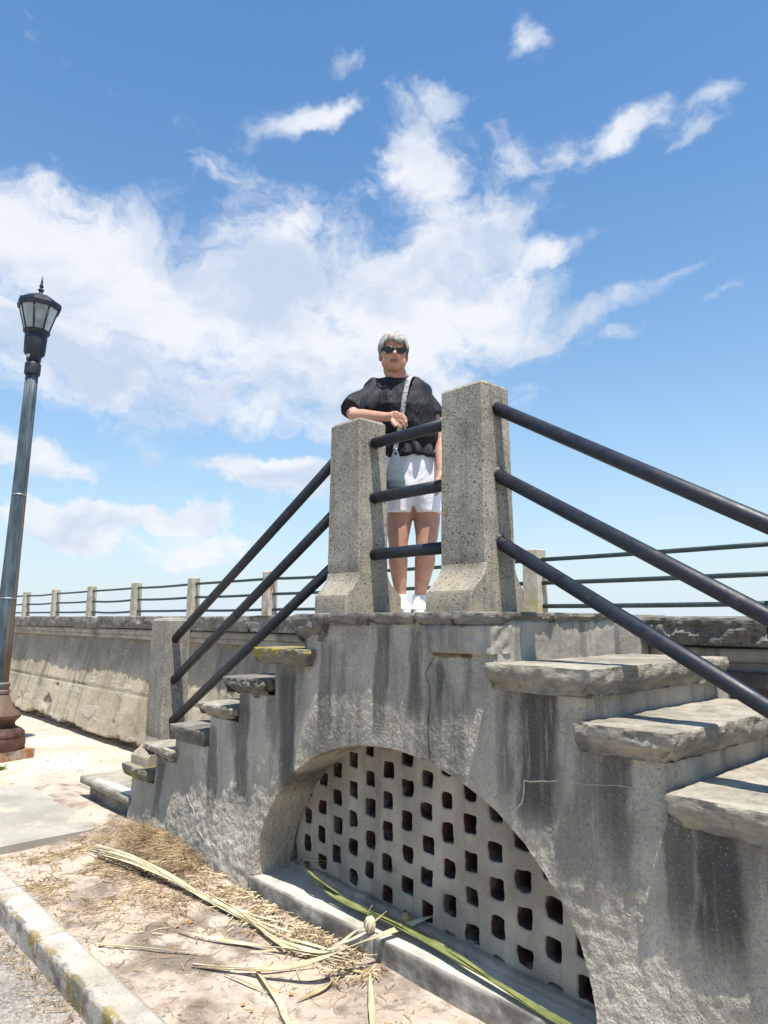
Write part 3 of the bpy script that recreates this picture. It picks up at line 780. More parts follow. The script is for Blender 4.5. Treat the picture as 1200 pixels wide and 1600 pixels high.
# treads
def tread(a, b_, top, m, seed, y0=2.150, y1=3.27, th=TH, label=None, **k):
    V, F = rough_stone(a, b_, y0, y1, top - th, top, seed=seed, **k)
    o = MB().add(V, F).build('tread', m, st); o.modifiers.new('edge', 'EDGE_SPLIT').split_angle = R(38)
    if label: o['label'] = label
    return o
lm = ['bluestone_lichen', 'slate', 'bluestone', 'slate', 'bluestone', 'bluestone_lichen']
for i, (a, b_, z) in enumerate(LEFT):
    tread(a, b_, z, M[lm[i]], 10 + i * 3, y0=2.150 + [-.01, .0, .005, .01, -.01, 0][i], th=[.082, .100, .078, .090, .080, .078][i], under=[.03, .09, .06, .02, .06, .02][i], amp=[.016, .024, .016, .008, .018, .012][i],
          cell=.0095, label='tread with yellow lichen' if i in (0, 5) else None)
for i, (a, b_, z) in enumerate(RIGHTS):
    tread(a, b_, z, M['bluestone'], 60 + i * 5, y0=2.150, cell=.0095 if i < 4 else .03, amp=[.011, .013, .011][i % 3], under=.03, chip=.02, th=.098)
# low flagstone step at the foot
V, F = rough_stone(-5.95, -5.02, 2.165, 3.22, .262, .312, seed=5, cell=.025, rad=.004, amp=.003, top=.001, under=0, chip=.004)
o = MB().add(V, F).build('tread', M['bluestone'], st); o['label'] = 'low flat flagstone at the foot'
MB().add(*box(-5.86, -5.045, 2.215, 3.2, -.02, .262)).build('step_base', M['slate'], st, smooth=False)
V = np.array([(-5.72, 2.195, .3165), (-5.10, 2.20, .3165), (-5.08, 2.275, .3165), (-5.42, 2.27, .3165), (-5.74, 2.235, .3165)])
V2 = np.concatenate([V, V - [0, 0, .006]]); MB().add(V2, [(0,1,2,3,4), (9,8,7,6,5)] + [(i, i+5, (i+1) % 5 + 5, (i+1) % 5) for i in range(5)]).build('paint_stripe', M['white_paint'], st, smooth=False)
# landing: surface and edge stones
MB().add(*box(-3.05, -1.83, 2.40, 3.70, 1.50, 1.568)).build('landing_paving', M['paving'], st, smooth=False)
def edge_stone(a, b_, z0, z1, y0, y1, m, seed, name='edge_stone', **k):
    V, F = rough_stone(a, b_, y0, y1, z0, z1, seed=seed, **k); o = MB().add(V, F).build(name, m, st); o.modifiers.new('edge', 'EDGE_SPLIT').split_angle = R(38); return o
edge_stone(-3.095, -2.83, 1.425, 1.574, 2.165, 2.42, M['slate'], 3, cell=.010, rad=.014, amp=.018, under=.05, chip=.03)
edge_stone(-3.09, -2.80, 1.515, 1.573, 2.42, 3.5, M['slate'], 31, cell=.02, rad=.014, amp=.018, under=.03, chip=.03)
edge_stone(-2.825, -2.50, 1.518, 1.575, 2.168, 2.42, M['slate'], 11, cell=.011, rad=.008, amp=.010, under=.03, chip=.02)
edge_stone(-2.495, -2.20, 1.524, 1.575, 2.170, 2.42, M['slate'], 12, cell=.011, rad=.008, amp=.010, under=.03, chip=.02)
edge_stone(-2.195, -1.975, 1.515, 1.576, 2.165, 2.42, M['slate'], 14, cell=.011, rad=.008, amp=.012, under=.03, chip=.02)
edge_stone(-1.97, -1.775, 1.527, 1.576, 2.165, 2.60, M['slate'], 15, cell=.011, rad=.008, amp=.010, under=.02, chip=.02)
edge_stone(-2.0, -1.78, 1.530, 1.574, 2.605, 3.15, M['slate'], 16, cell=.013, rad=.008, amp=.014, under=.02, chip=.03)
edge_stone(-2.17, -1.785, 1.412, 1.527, 2.185, 2.32, M['riser_plaster'], 17, name='plaster_block', cell=.011, rad=.008, amp=.010, under=.006, chip=.02)
edge_stone(-2.12, -1.90, 1.378, 1.412, 2.205, 2.32, M['brown_stone'], 19, name='exposed_stone', cell=.011, rad=.008, amp=.008, under=.01, chip=.012)
# sill of the arched recess
V, F = rough_stone(-3.455, -2.46, 2.168, 2.50, -.05, .200, seed=71, cell=.014, rad=.007, amp=.005, top=.002, under=0, chip=.012)
V[:, 2] -= 0; sill = MB().add(V, F).build('sill', M['sill_concrete'], st)
V, F = rough_stone(-2.455, -1.25, 2.172, 2.50, -.05, .203, seed=74, cell=.014, rad=.007, amp=.005, top=.002, under=0, chip=.012)
MB().add(V, F).build('sill', M['sill_concrete'], st)
# pierced brick screen
PU, PZ = .137, .141
scr = MB()
def YLf(x): return 2.445 - .058 * (x + 3.4)       # the screen is not quite parallel to the wall face
PW = 14
def hole_ring(cx, cz, w_, h_, seed, n=20, jit=.006):
    r_ = random.Random(seed); out = []
    ph = [r_.uniform(-1, 1) for _ in range(n)]; ph = [(ph[i-1] + ph[i] * 1.4 + ph[(i+1) % n]) / 3 for i in range(n)]
    for k_ in range(n):
        th = 2 * math.pi * (k_ + .5) / n
        c, s = math.cos(th), math.sin(th)
        e = 9.0
        rr = 1 / ((abs(c) ** e + abs(s) ** e) ** (1 / e))
        j = 1 + ph[k_] * jit / .03 * .5
        out.append((cx + c * rr * w_ / 2 * j, cz + s * rr * h_ / 2 * j))
    return out
def sq_ring(cx, cz, w_, h_, n=20):
    out = []
    for k_ in range(n):
        th = 2 * math.pi * (k_ + .5) / n; c, s = math.cos(th), math.sin(th); rr = 1 / max(abs(c), abs(s))
        out.append((cx + c * rr * w_ / 2, cz + s * rr * h_ / 2))
    # snap nearest to corners
    for qx in (-1, 1):
        for qz in (-1, 1):
            kx = min(range(n), key=lambda i: (out[i][0]-cx-qx*w_/2)**2 + (out[i][1]-cz-qz*h_/2)**2)
            out[kx] = (cx + qx * w_/2, cz + qz * h_/2)
    return out
def py_(x, z): return YLf(x) + float(.006 * fbm([[x, 1, z]], 3, 3)[0] + .0025 * fbm([[x, 1, z]], 22, 2)[0])
n = 20
iu0 = -9
for iu in range(iu0, 8):
    cx = -2.201 + iu * PU
    for iz in range(-1, 7):
        cz = .770 + (iz - 4) * PZ - (PZ / 2 + .004 if iu % 2 else 0)
        q = ((cx - AC) / (AW + .14)) ** 2 + (max(0, cz - AZ) / (AH + .14)) ** 2
        if q > 1.05 or cz < .10: continue
        sd = iu * 37 + iz * 101
        rr_ = random.Random(sd)
        hx, hz = cx + rr_.uniform(-.006, .006), cz + rr_.uniform(-.006, .006)
        hw, hh_ = .075 + rr_.uniform(-.008, .006), .077 + rr_.uniform(-.008, .006)
        if cz < .26: hw *= .85; hh_ *= .8
        outer = sq_ring(cx, cz, PU, PZ); inner = hole_ring(hx, hz, hw, hh_, sd, jit=.010)
        rings = []
        for f_ in (0, .35, .7, .92, 1.0):
            rings.append([(ox + (ix - ox) * f_, None, oz + (iz_ - oz) * f_, f_) for (ox, oz), (ix, iz_) in zip(outer, inner)])
        base = len(scr.V); RR = []
        for ring in rings:
            pts = []
            for (x_, _, z_, f_) in ring:
                y_ = py_(x_, z_) + (.006 if f_ == 1.0 else 0)
                pts.append((x_, y_, z_))
            RR.append(pts)
        for dy, sh in ((.036, .95), (.07, .97), (.15, 1.0)):
            RR.append([(hx + (x_ - hx) * sh, YLf(x_) + dy, hz + (z_ - hz) * sh) for (x_, y_, z_) in RR[4]])
        for a_ in range(len(RR) - 1):
            nf = [(k_, (k_+1) % n, n + (k_+1) % n, n + k_) for k_ in range(n)]
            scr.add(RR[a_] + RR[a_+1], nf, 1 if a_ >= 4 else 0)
# plaster fill under and around the pierced field
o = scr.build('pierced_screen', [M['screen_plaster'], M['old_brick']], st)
bmx = bmesh.new(); bmx.from_mesh(o.data); bmesh.ops.remove_doubles(bmx, verts=bmx.verts, dist=1e-4); bmesh.ops.recalc_face_normals(bmx, faces=bmx.faces); bmx.to_mesh(o.data); bmx.free()
# mortar fillet along the foot of the screen
V, F = rough_stone(-3.46, -1.34, 2.36, 2.44, .17, .228, seed=77, cell=.016, rad=.02, amp=.010, top=.006, under=0, chip=.03)
V[:, 1] += .045 - .058 * (V[:, 0] + 3.4)
MB().add(V, F).build('mortar_fillet', M['screen_plaster'], st)
# repaired cracks: thin raised mortar lines on the stucco
def mortar_line(pts, r_, m, name='crack_repair'):
    P = []
    for (x_, z_) in pts: P.append((x_, float(wall_y(np.array([x_]), np.array([z_]))[0]) - r_ * .12, z_))
    Q = []
    for a_, b2_ in zip(P[:-1], P[1:]):
        for k_ in range(6):
            f_ = k_ / 6; x_ = a_[0] + (b2_[0]-a_[0]) * f_; z_ = a_[2] + (b2_[2]-a_[2]) * f_
            x_ += .006 * float(fbm([[x_, 3, z_]], 40, 2)[0]); z_ += .006 * float(fbm([[x_, 8, z_]], 40, 2)[0])
            Q.append((x_, float(wall_y(np.array([x_]), np.array([z_]))[0]) - r_ * .10, z_))
    rad = [r_ * (.6 + .5 * random.random()) for _ in Q]
    return MB().add(*tube(Q, rad, 6)).build(name, m, st)
mortar_line([(-4.33, .66), (-4.31, .55), (-4.22, .46), (-4.12, .41), (-4.05, .30), (-3.93, .26)], .0035, M['repair_mortar'])
mortar_line([(-4.05, .71), (-4.0, .66), (-3.93, .62), (-3.85, .60)], .0035, M['repair_mortar'])
mortar_line([(-1.73, .80), (-1.70, .85), (-1.665, .90), (-1.66, .965), (-1.60, .975), (-1.50, .99)], .0035, M['repair_mortar'])
mortar_line([(-1.50, .99), (-1.35, 1.0), (-1.2, 1.02)], .002, M['repair_mortar'])
mortar_line([(-2.135, .975), (-2.15, 1.10), (-2.13, 1.22), (-2.16, 1.33), (-2.10, 1.40)], .0018, M['cavity'], 'crack')
# ------------------------------------------------------------------ stair railing
def post_mesh(w_, d_, h, tap=.008, flare=.10, back=1.):
    """square concrete post, flared front and back at the foot, shallow pyramid top; origin at the foot's centre"""
    rings = []
    hw = w_ / 2; hd = d_ / 2
    def ring(hx_, hy0, z, c=.008, fl=0.):
        pts = []
        for (sx, sy) in ((-1,-1),(1,-1),(1,1),(-1,1)):
            hy_ = hy0 + fl * (back if sy > 0 else 1)
            if sx * sy > 0: pts += [(sx*hx_, sy*(hy_-c), z), (sx*(hx_-c), sy*hy_, z)]
            else: pts += [(sx*(hx_-c), sy*hy_, z), (sx*hx_, sy*(hy_-c), z)]
        return pts
    prof = [(0, flare), (.02, flare), (.075, flare), (.088, flare - .004)]
    for q in np.linspace(0, 1, 8)[1:]:
        a_ = q * math.pi / 2
        prof.append((.088 + .115 * math.sin(a_) ** 1.0 * 1.0 if False else .088 + .115 * q, (flare - .004) * (1 - math.sin(a_)) ** 1.0 if True else 0))
    prof.append((.204, -.004)); prof.append((.22, 0))
    for z, fl in prof: rings.append(ring(hw + tap, hd + tap, z, fl=(fl if flare else 0)))
    for q in np.linspace(0, 1, 16)[1:]:
        z = .22 + (h - .22 - .018) * q; rings.append(ring(hw + tap * (1 - q), hd + tap * (1 - q), z))
    rings.append(ring(hw * .90, hd * .88, h - .004)); rings.append(ring(hw * .4, hd * .4, h + .006))
    V, F = loft(rings)
    V = np.array([tuple(v) for v in V]); V = V + (rng.random(V.shape) - .5) * .0015
    return V, F
rail = empty('stair_railing', (-2.4, 2.38, 1.575))
tag(rail, 'stair railing of square concrete posts joined by three dark navy pipes', 'railing')
def put_post(x, y, z, h, parent, label=None, **k):
    V, F = post_mesh(.243, .185, h, **k)
    o = mk('post', V, F, M['aggregate'], parent, smooth=True); o.location = Vector((x, y, z)) - parent.location
    m_ = o.modifiers.new('edge', 'EDGE_SPLIT'); m_.split_angle = R(28)
    if label: o['label'] = label
    return o
put_post(-2.820, 2.380, 1.576, 1.004, rail, flare=.080, back=1.2); put_post(-2.010, 2.380, 1.577, 1.000, rail, flare=.10, back=.6)
put_post(-4.968, 2.400, .505, 1.04, rail); put_post(.02, 2.38, .48, 1.04, rail)
PR = .0288
YP = 2.380
def pipe(p, q, r_=PR, parent=rail, m='navy_paint', n=20, sag=0., nseg=1):
    P = [Vector(p).lerp(Vector(q), k_ / nseg) + Vector((0, 0, -sag * 4 * (k_/nseg) * (1 - k_/nseg))) for k_ in range(nseg + 1)]
    return MB().add(*tube(P, r_, n)).build('pipe', M[m], parent)
for z in (2.448, 2.160, 1.870): pipe((-2.72, YP, z), (-2.11, YP, z))
for z0, z1 in ((2.463, 1.401), (2.164, 1.110), (1.876, .822)):
    sl_ = .5775; x1 = -.08
    pipe((-1.93, YP, z0 + .02), (x1, YP, z0 - sl_ * (x1 + 1.895)))
    MB().add(*tube([(-1.892, YP, z0), (-1.882, YP, z0 - .005)], [PR + .008, PR + .002], 20)).build('collar', M['slate'], rail)
for z0, z1 in ((2.43, 1.401), (2.14, 1.110), (1.855, .822)):
    k_ = (z0 - z1) / (4.85 - 3.0)
    pipe((-2.90, YP, z0 + .04), (-4.87, YP, z1 - .012))
# rust rings and weld lugs where pipes enter the posts
for z in (2.448, 2.160, 1.870):
    for x_ in (-2.694, -2.137):
        MB().add(*tube([(x_ - .004, YP, z), (x_ + .004, YP, z)], [PR + .007, PR + .003] if x_ < -2.5 else [PR + .003, PR + .007], 20)).build('collar', M['slate'], rail)

# ------------------------------------------------------------------ promenade railing on the sea side
pr = empty('promenade_railing', (-9, 8, 1.56))
tag(pr, 'distant promenade railing of pale concrete posts with three dark green pipes', 'railing')
PXS = [-5.78 + 3.245 * i for i in range(-14, 6)]
def m_farpost(t, b):
    p = wp(t); z = t.sep(p)[2]
    base = t.mix(t.ss(t.noise(p, 5, 5, .6), .35, .65), (.36, .32, .235), (.50, .455, .36))
    y = t.math('MULTIPLY', t.ss(t.noise(p, 3.1, 3, .5), .5, .6), t.ss(t.math('ADD', z, t.math('MULTIPLY', t.noise(p, 9, 3, .5), .3)), 1.8, 2.1, 1., 0.))
    base = t.mix(t.math('MULTIPLY', y, .6), base, (.44, .34, .09))
    return {'Base Color': base, 'Normal': t.bump(t.noise(p, 60, 4, .6), .6, .006)}
mat('weathered_post', m_farpost, .92, .2)
def m_rustpost(t, b):
    p = wp(t)
    base = t.mix(t.ss(t.noise(p, 5, 5, .6), .35, .65), (.38, .35, .28), (.52, .49, .42))
    base = t.mix(t.ss(t.noise(t.scale(p, (9, 9, 1.1)), 1, 4, .6), .47, .58, 0., .9), base, (.34, .13, .045))
    return {'Base Color': base}
mat('rust_stained_post', m_rustpost, .92, .2)
V, F = post_mesh(.243, .20, .905, flare=.0)
pm = None
for x_ in PXS:
    rusty = abs(x_ + 12.27) < .4
    if pm is None or rusty:
        o = mk('post', V, F, M['rust_stained_post' if rusty else 'weathered_post'], pr)
        o.modifiers.new('edge', 'EDGE_SPLIT').split_angle = R(28)
        if not rusty: pm = o
        else: o['label'] = 'post with long rust stains'
    else:
        o = pm.copy(); col.objects.link(o)
    o.parent = pr; o.location = Vector((x_, 8.03, 1.56)) - pr.location
for i in range(len(PXS) - 1):
    for k_, z in enumerate((2.318, 2.005, 1.695)):
        sg = .035 * random.random() if PXS[i] < -11 else .006
        pipe((PXS[i] + .10, 8.03, z), (PXS[i+1] - .10, 8.03, z), .029, pr, 'green_paint', 10, sg, 6)

# ------------------------------------------------------------------ street lamp
base_p = at(-15, 1190, 7.47); base_p.z = .12
top_p = at(65, 447, 7.5)
lp = empty('street_lamp', base_p)
tag(lp, 'tall leaning street lamp with black lantern, fluted blue grey pole and rusty base', 'street lamp')
H_ = (top_p - base_p).length
lp.rotation_euler = (top_p - base_p).to_track_quat('Z', 'Y').to_euler()
def turned(prof, n=32, flute=0., nf=12, x=0, y=0):
    rings = []
    for (r_, z) in prof:
        ring = []
        for k_ in range(n):
            th = 2 * math.pi * k_ / n; rr = r_ - (flute * r_ * (.5 + .5 * math.cos(th * nf)) if flute else 0)
            ring.append((x + rr * math.cos(th), y + rr * math.sin(th), z))
        rings.append(ring)
    return loft(rings)
def part(name, VF, m, parent, smooth=True, split=None, label=None):
    o = mk(name, VF[0], VF[1], m, parent, smooth)
    if split: o.modifiers.new('edge', 'EDGE_SPLIT').split_angle = R(split)
    if label: o['label'] = label
    return o
part('plinth', (lambda b: b)(box(-.285, .285, -.285, .285, -.10, .11)), M['rusty_concrete'], lp, False).rotation_euler = (0, 0, YAW)
part('pole_base', turned([(.285, .108), (.30, .13), (.305, .17), (.295, .22), (.285, .235), (.292, .25), (.285, .28), (.255, .305), (.20, .33), (.185, .36), (.20, .39), (.235, .42), (.238, .45), (.215, .475),
      (.17, .51), (.142, .56), (.118, .63), (.100, .66)], 40), M['lamp_post_paint'], lp, True, 40)
part('collar', turned([(.100, .655), (.112, .665), (.112, .69), (.100, .70), (.098, .72), (.109, .735), (.109, .76), (.094, .775)], 32), M['lamp_post_paint'], lp, True, 40)
LZ = H_ - 1.02
part('pole', turned([(.092, .70), (.088, 1.2), (.077, 2.2), (.071, 3.0), (.067, 3.7), (.064, LZ)], 96, .075, 12), M['lamp_post_paint'], lp)
for z in (1.62, 2.72):
    part('strap_band', turned([(.094 - .0085 * z, z), (.0975 - .0085 * z, z + .004), (.0975 - .0085 * z, z + .012), (.094 - .0085 * z, z + .016)], 32), M['steel'], lp)
part('pole_cap', turned([(.075, LZ - .02), (.082, LZ - .015), (.082, LZ + .10), (.074, LZ + .115), (.05, LZ + .12), (.05, LZ + .15)], 28), M['lamp_black'], lp, True, 40)
z0 = LZ + .14
part('ballast_housing', turned([(.050, z0 - .02), (.074, z0), (.077, z0 + .05), (.102, z0 + .075), (.110, z0 + .10), (.116, z0 + .27), (.112, z0 + .30), (.130, z0 + .315), (.140, z0 + .335)], 32), M['lamp_black'], lp, True, 35)
zg0 = z0 + .335; zg1 = zg0 + .28
NG = 8; rg0, rg1 = .122, .203
def oct_(r_, z, n=NG, off=0.): return [Vector((r_ * math.cos(2*math.pi*(k_+off)/n), r_ * math.sin(2*math.pi*(k_+off)/n), z)) for k_ in range(n)]
A_, B_ = oct_(rg0, zg0), oct_(rg1, zg1)
for k_ in range(NG):
    j_ = (k_ + 1) % NG; nrm = (A_[k_] + A_[j_]).normalized() * .004
    q = [A_[k_], A_[j_], B_[j_], B_[k_]]; V = [v - nrm for v in q] + [v - nrm * 2.2 for v in q]
    part('pane', (V, [(0,1,2,3), (7,6,5,4), (0,4,5,1), (1,5,6,2), (2,6,7,3), (3,7,4,0)]), M['frosted_glass'], lp, False)
    part('glazing_bar', tube([A_[k_], B_[k_]], .010, 6), M['lamp_black'], lp)
part('lantern_ring', loft([oct_(rg0 + .012, zg0 - .012), oct_(rg0 + .016, zg0 + .012), oct_(rg0 - .006, zg0 + .014)]), M['lamp_black'], lp, False)
part('roof', loft([oct_(rg1 - .02, zg1 - .012), oct_(rg1 + .022, zg1 - .014), oct_(rg1 + .03, zg1 + .03), oct_(rg1 + .022, zg1 + .062), oct_(rg1 - .01, zg1 + .078), oct_(.13, zg1 + .125), oct_(.05, zg1 + .145), oct_(.03, zg1 + .15)]), M['lamp_black'], lp, False)
zf = zg1 + .145
part('finial', turned([(.045, zf - .01), (.045, zf + .01), (.022, zf + .03), (.018, zf + .05), (.036, zf + .068), (.018, zf + .085), (.014, zf + .10), (.026, zf + .112), (.016, zf + .13), (.012, zf + .17), (.004, zf + .235)], 18), M['lamp_black'], lp)
ld = (lp.rotation_euler.to_matrix().inverted() @ (-FWD - RIGHT * .35)).normalized(); lsd = ld.cross(Vector((0, 0, 1))).normalized()
lc = ld * .077 + Vector((0, 0, z0 + .022)); q = []
for dd in (.004, .0): q += [lc + ld * dd + lsd * a_ + Vector((0, 0, b_)) for a_, b_ in ((-.022, 0), (.022, 0), (.022, .034), (-.022, .034))]
part('label_plate', (q, [(0,1,2,3), (7,6,5,4), (0,4,5,1), (1,5,6,2), (2,6,7,3), (3,7,4,0)]), M['white_paint'], lp, False)
# ------------------------------------------------------------------ person
LND = 1.576
pc = at(640, 955, 4.0); pc.z = LND
person = empty('person', pc)
tag(person, 'short grey haired woman in black top and white shorts leaning on the concrete post', 'person')
def remesh(name, parts, m, voxel, sm_it=6, parent=person, post=None):
    mb = MB()
    for V, F in parts: mb.add(V, F)
    o = mb.build(name, m, parent)
    r = o.modifiers.new('r', 'REMESH'); r.mode = 'VOXEL'; r.voxel_size = voxel; r.use_smooth_shade = True
    q = o.modifiers.new('s', 'SMOOTH'); q.factor = .5; q.iterations = sm_it
    dg = bpy.context.evaluated_depsgraph_get(); dg.update()
    me = bpy.data.meshes.new_from_object(o.evaluated_get(dg)); old = o.data
    o.modifiers.clear(); o.data = me
    if not me.materials: me.materials.append(m)
    me.polygons.foreach_set('use_smooth', [True] * len(me.polygons))
    if post is not None:
        c = np.empty(len(me.vertices) * 3); me.vertices.foreach_get('co', c); c = c.reshape(-1, 3)
        nn_ = np.empty(len(me.vertices) * 3); me.vertices.foreach_get('normal', nn_); nn_ = nn_.reshape(-1, 3)
        me.vertices.foreach_set('co', post(c, nn_).ravel()); me.update()
    return o
def ell(px, py, dpt, r, rot=None): return sphere(at(px, py, dpt), r, 20, 14, rot)
VR = Matrix.Rotation(YAW, 3, 'Z')                    # body axes: x to her left (picture right), y away from the street
def oriented(c, r, pitch=0., roll=0., yaw=0., n=24, m_=16):
    rot = VR @ Matrix.Rotation(yaw, 3, 'Z') @ Matrix.Rotation(pitch, 3, 'X') @ Matrix.Rotation(roll, 3, 'Y')
    return sphere(c, r, n, m_, rot)
HC = at(615, 554, 3.93)                              # middle of the head
HR = VR @ Matrix.Rotation(.06, 3, 'Z') @ Matrix.Rotation(.13, 3, 'X') @ Matrix.Rotation(.02, 3, 'Y')
def hp(x, y, z): return HC + HR @ Vector((x, y, z))  # head space: -y is the way she looks
def hs_(x, y, z, r, n=18, m_=12): return sphere(hp(x, y, z), r, n, m_, HR)
body = []
# head
body += [hs_(0, .018, .022, (.073, .092, .092), 28, 18), hs_(0, -.030, -.030, (.066, .058, .078), 24, 16), hs_(0, -.045, -.082, (.040, .036, .028)), hs_(0, -.015, -.085, (.056, .050, .026)),
         hs_(-.038, -.034, -.054, (.034, .038, .042)), hs_(.038, -.034, -.054, (.034, .038, .042)), hs_(0, -.068, .028, (.050, .020, .018)),
         hs_(0, -.020, .055, (.064, .065, .050))]
body += [tube([hp(0, -.078, .018), hp(0, -.094, -.006), hp(0, -.104, -.022)], [.009, .011, .013], 10), hs_(-.012, -.090, -.024, (.009, .010, .008)), hs_(.012, -.090, -.024, (.009, .010, .008)),
         hs_(-.077, .012, -.012, (.010, .016, .030)), hs_(.077, .012, -.012, (.010, .016, .030)), hs_(-.075, .006, -.034, (.008, .010, .010)), hs_(.075, .006, -.034, (.008, .010, .010)),
         hs_(0, -.086, -.050, (.022, .012, .006)), hs_(0, -.083, -.060, (.020, .012, .006)), hs_(-.036, -.062, -.016, (.020, .018, .018)), hs_(.036, -.062, -.016, (.020, .018, .018))]
NB = at(627, 608, 3.99)
body.append(tube([hp(0, .022, -.03), hp(0, .018, -.075), NB + Vector((0, 0, .02)), NB - Vector((0, 0, .05))], [.056, .060, .066, .085], 18))
# trunk
def ring_at(px, py, dpt, hw, hd, n=28, tw=0., p_=2.3):
    c = at(px, py, dpt); out = []
    for k_ in range(n):
        th = 2 * math.pi * k_ / n; cc, s_ = math.cos(th), math.sin(th)
        x_ = abs(cc) ** (2 / p_) * (1 if cc > 0 else -1) * hw; y_ = abs(s_) ** (2 / p_) * (1 if s_ > 0 else -1) * hd
        out.append(c + VR @ (Matrix.Rotation(tw, 3, 'Z') @ Vector((x_, y_, 0))))
    return out
body.append(loft([ring_at(625, 600, 4.0, .10, .06), ring_at(624, 612, 4.0, .165, .085), ring_at(628, 645, 4.0, .165, .105), ring_at(636, 690, 4.02, .150, .10), ring_at(642, 715, 4.03, .150, .105), ring_at(645, 745, 4.04, .165, .11), ring_at(645, 768, 4.04, .15, .10)]))
SR = at(583, 610, 3.98); SL = at(664, 620, 4.02)
EL = at(550, 649, 3.79); WR = at(603, 651.5, 3.672)
body.append(tube([SR + Vector((0,0,-.02)), SR.lerp(EL, .5) , EL], [.044, .042, .036], 16))
HB = at(614, 650.5, 3.655)
body.append(tube([EL, EL.lerp(WR, .35) + Vector((0, 0, .002)), EL.lerp(WR, .8), WR, HB], [.036, .035, .028, .0245, .024], 16))
# hand drooping over the edge of the post: palm, four fingers, thumb
def hpnt(px, py, dd): return at(px, py, dd)
P0 = hpnt(612, 651, 3.655); P1 = hpnt(621, 653, 3.63)
body.append(loft([[P0 + VR @ Vector((0, .016*math.cos(a_), .030*math.sin(a_))) for a_ in np.linspace(0, 2*math.pi, 15)[:-1]],
                  [P0.lerp(P1, .5) + VR @ Vector((0, .015*math.cos(a_), .037*math.sin(a_))) for a_ in np.linspace(0, 2*math.pi, 15)[:-1]],
                  [P1 + VR @ Vector((.004*math.sin(a_), .013*math.cos(a_), .038*math.sin(a_) + .0)) for a_ in np.linspace(0, 2*math.pi, 15)[:-1]]]))
fin = [((622, 646.5, 3.628), (629, 648, 3.615), (634, 653.5, 3.607), (636, 659, 3.612)),
       ((622.5, 650.5, 3.628), (630, 653.5, 3.610), (634.5, 660, 3.602), (636, 667, 3.610)),
       ((621.5, 655, 3.630), (627.5, 659, 3.612), (631.5, 665, 3.606), (633, 671, 3.613)),
       ((619, 659, 3.634), (622.5, 663.5, 3.620), (625, 668, 3.615), (626, 672.5, 3.620))]
body_f = []
for f_ in fin:
    body_f.append(tube([hpnt(*q) for q in f_] , [.0098, .0088, .0078, .0062], 10))
body_f.append(tube([hpnt(612, 656, 3.64), hpnt(614.5, 662, 3.617), hpnt(618.5, 667, 3.607)], [.011, .0095, .007], 10))
# her left arm hangs behind the taller post
EL2 = at(688, 688, 3.97); WR2 = at(689, 738, 3.88)
body.append(tube([SL, SL.lerp(EL2, .5), EL2], [.050, .044, .039], 16))
body.append(tube([EL2, EL2.lerp(WR2, .4), WR2, at(688, 747, 3.865)], [.039, .035, .024, .026], 16))
PL0 = at(687, 752, 3.86)
body.append(sphere(PL0, (.022, .026, .045), 14, 10))
for k_ in range(4):
    body_f.append(tube([PL0 + VR @ Vector((-.006, -.020 + .013 * k_, -.03)), PL0 + VR @ Vector((-.012, -.022 + .013 * k_, -.065)), PL0 + VR @ Vector((-.022, -.020 + .012 * k_, -.085 + .006 * abs(k_ - 1.5)))], [.0092, .0085, .0068], 10))
body_f.append(tube([PL0 + VR @ Vector((-.012, -.02, .01)), PL0 + VR @ Vector((-.026, -.03, -.025)), PL0 + VR @ Vector((-.03, -.028, -.048))], [.011, .0095, .0072], 10))
# legs
def leg(pts, rr): return tube([at(*q) for q in pts], rr, 20)
body.append(leg([(630, 775, 4.04), (624, 812, 4.03), (622, 838, 4.01), (622, 855, 4.0), (622, 878, 4.04), (624, 905, 4.06), (626, 928, 4.06), (627, 938, 4.06)], [.090, .074, .062, .052, .055, .043, .031, .033]))
body.append(leg([(662, 775, 4.04), (667, 812, 4.03), (667, 838, 4.01), (665, 855, 4.0), (664, 878, 4.04), (660, 905, 4.06), (656.5, 928, 4.06), (655, 938, 4.06)], [.090, .077, .064, .056, .059, .045, .032, .034]))
o = remesh('body', body + body_f, M['skin'], .0042, 4)
o.name = 'body'
# lips, glasses
part_l = MB()
for (z_, r_, w_) in ((-.0490, .0040, .027), (-.0570, .0046, .024)):
    P = [hp(w_ * q, -.0955 + .016 * q * q, z_ - .002 * abs(q) + (.0012 if abs(q) < .3 and z_ > -.05 else 0)) for q in np.linspace(-1, 1, 9)]
    part_l.add(*tube(P, [r_ * (1 - .75 * q * q) for q in np.linspace(-1, 1, 9)], 8))
part_l.build('lips', M['lips'], person)
gl = MB(); ln = MB()
for sx in (-1, 1):
    cx_, cz_ = sx * .0360, .004; pr_ = []
    for k_ in range(20):
        th = 2 * math.pi * k_ / 20; x_ = math.cos(th) * .0315; z_ = math.sin(th) * (.0160 if math.sin(th) > 0 else .0200) + (.006 * max(0, math.cos(th) * sx) if math.sin(th) > 0 else 0)
        pr_.append((cx_ + x_, z_ + cz_))
    yb = lambda x_: -.098 + 1.9 * (abs(x_)) ** 2 * 2.2
    loop = [hp(x_, yb(x_), z_) for x_, z_ in pr_]
    loop.append(loop[0])
    gl.add(*tube(loop, .0034, 6))
    ring0 = [hp(x_, yb(x_) - .001, z_) for x_, z_ in pr_]; ring1 = [hp(x_, yb(x_) + .002, z_) for x_, z_ in pr_]
    ln.add(*loft([ring0, ring1]))
    gl.add(*tube([hp(sx * .063, yb(.063), .012), hp(sx * .076, -.070, .012), hp(sx * .080, -.02, .008), hp(sx * .080, .012, .000)], [.004, .0035, .003, .003], 6))
gl.add(*tube([hp(-.008, -.0985, .008), hp(0, -.1005, .010), hp(.008, -.0985, .008)], .0028, 6))
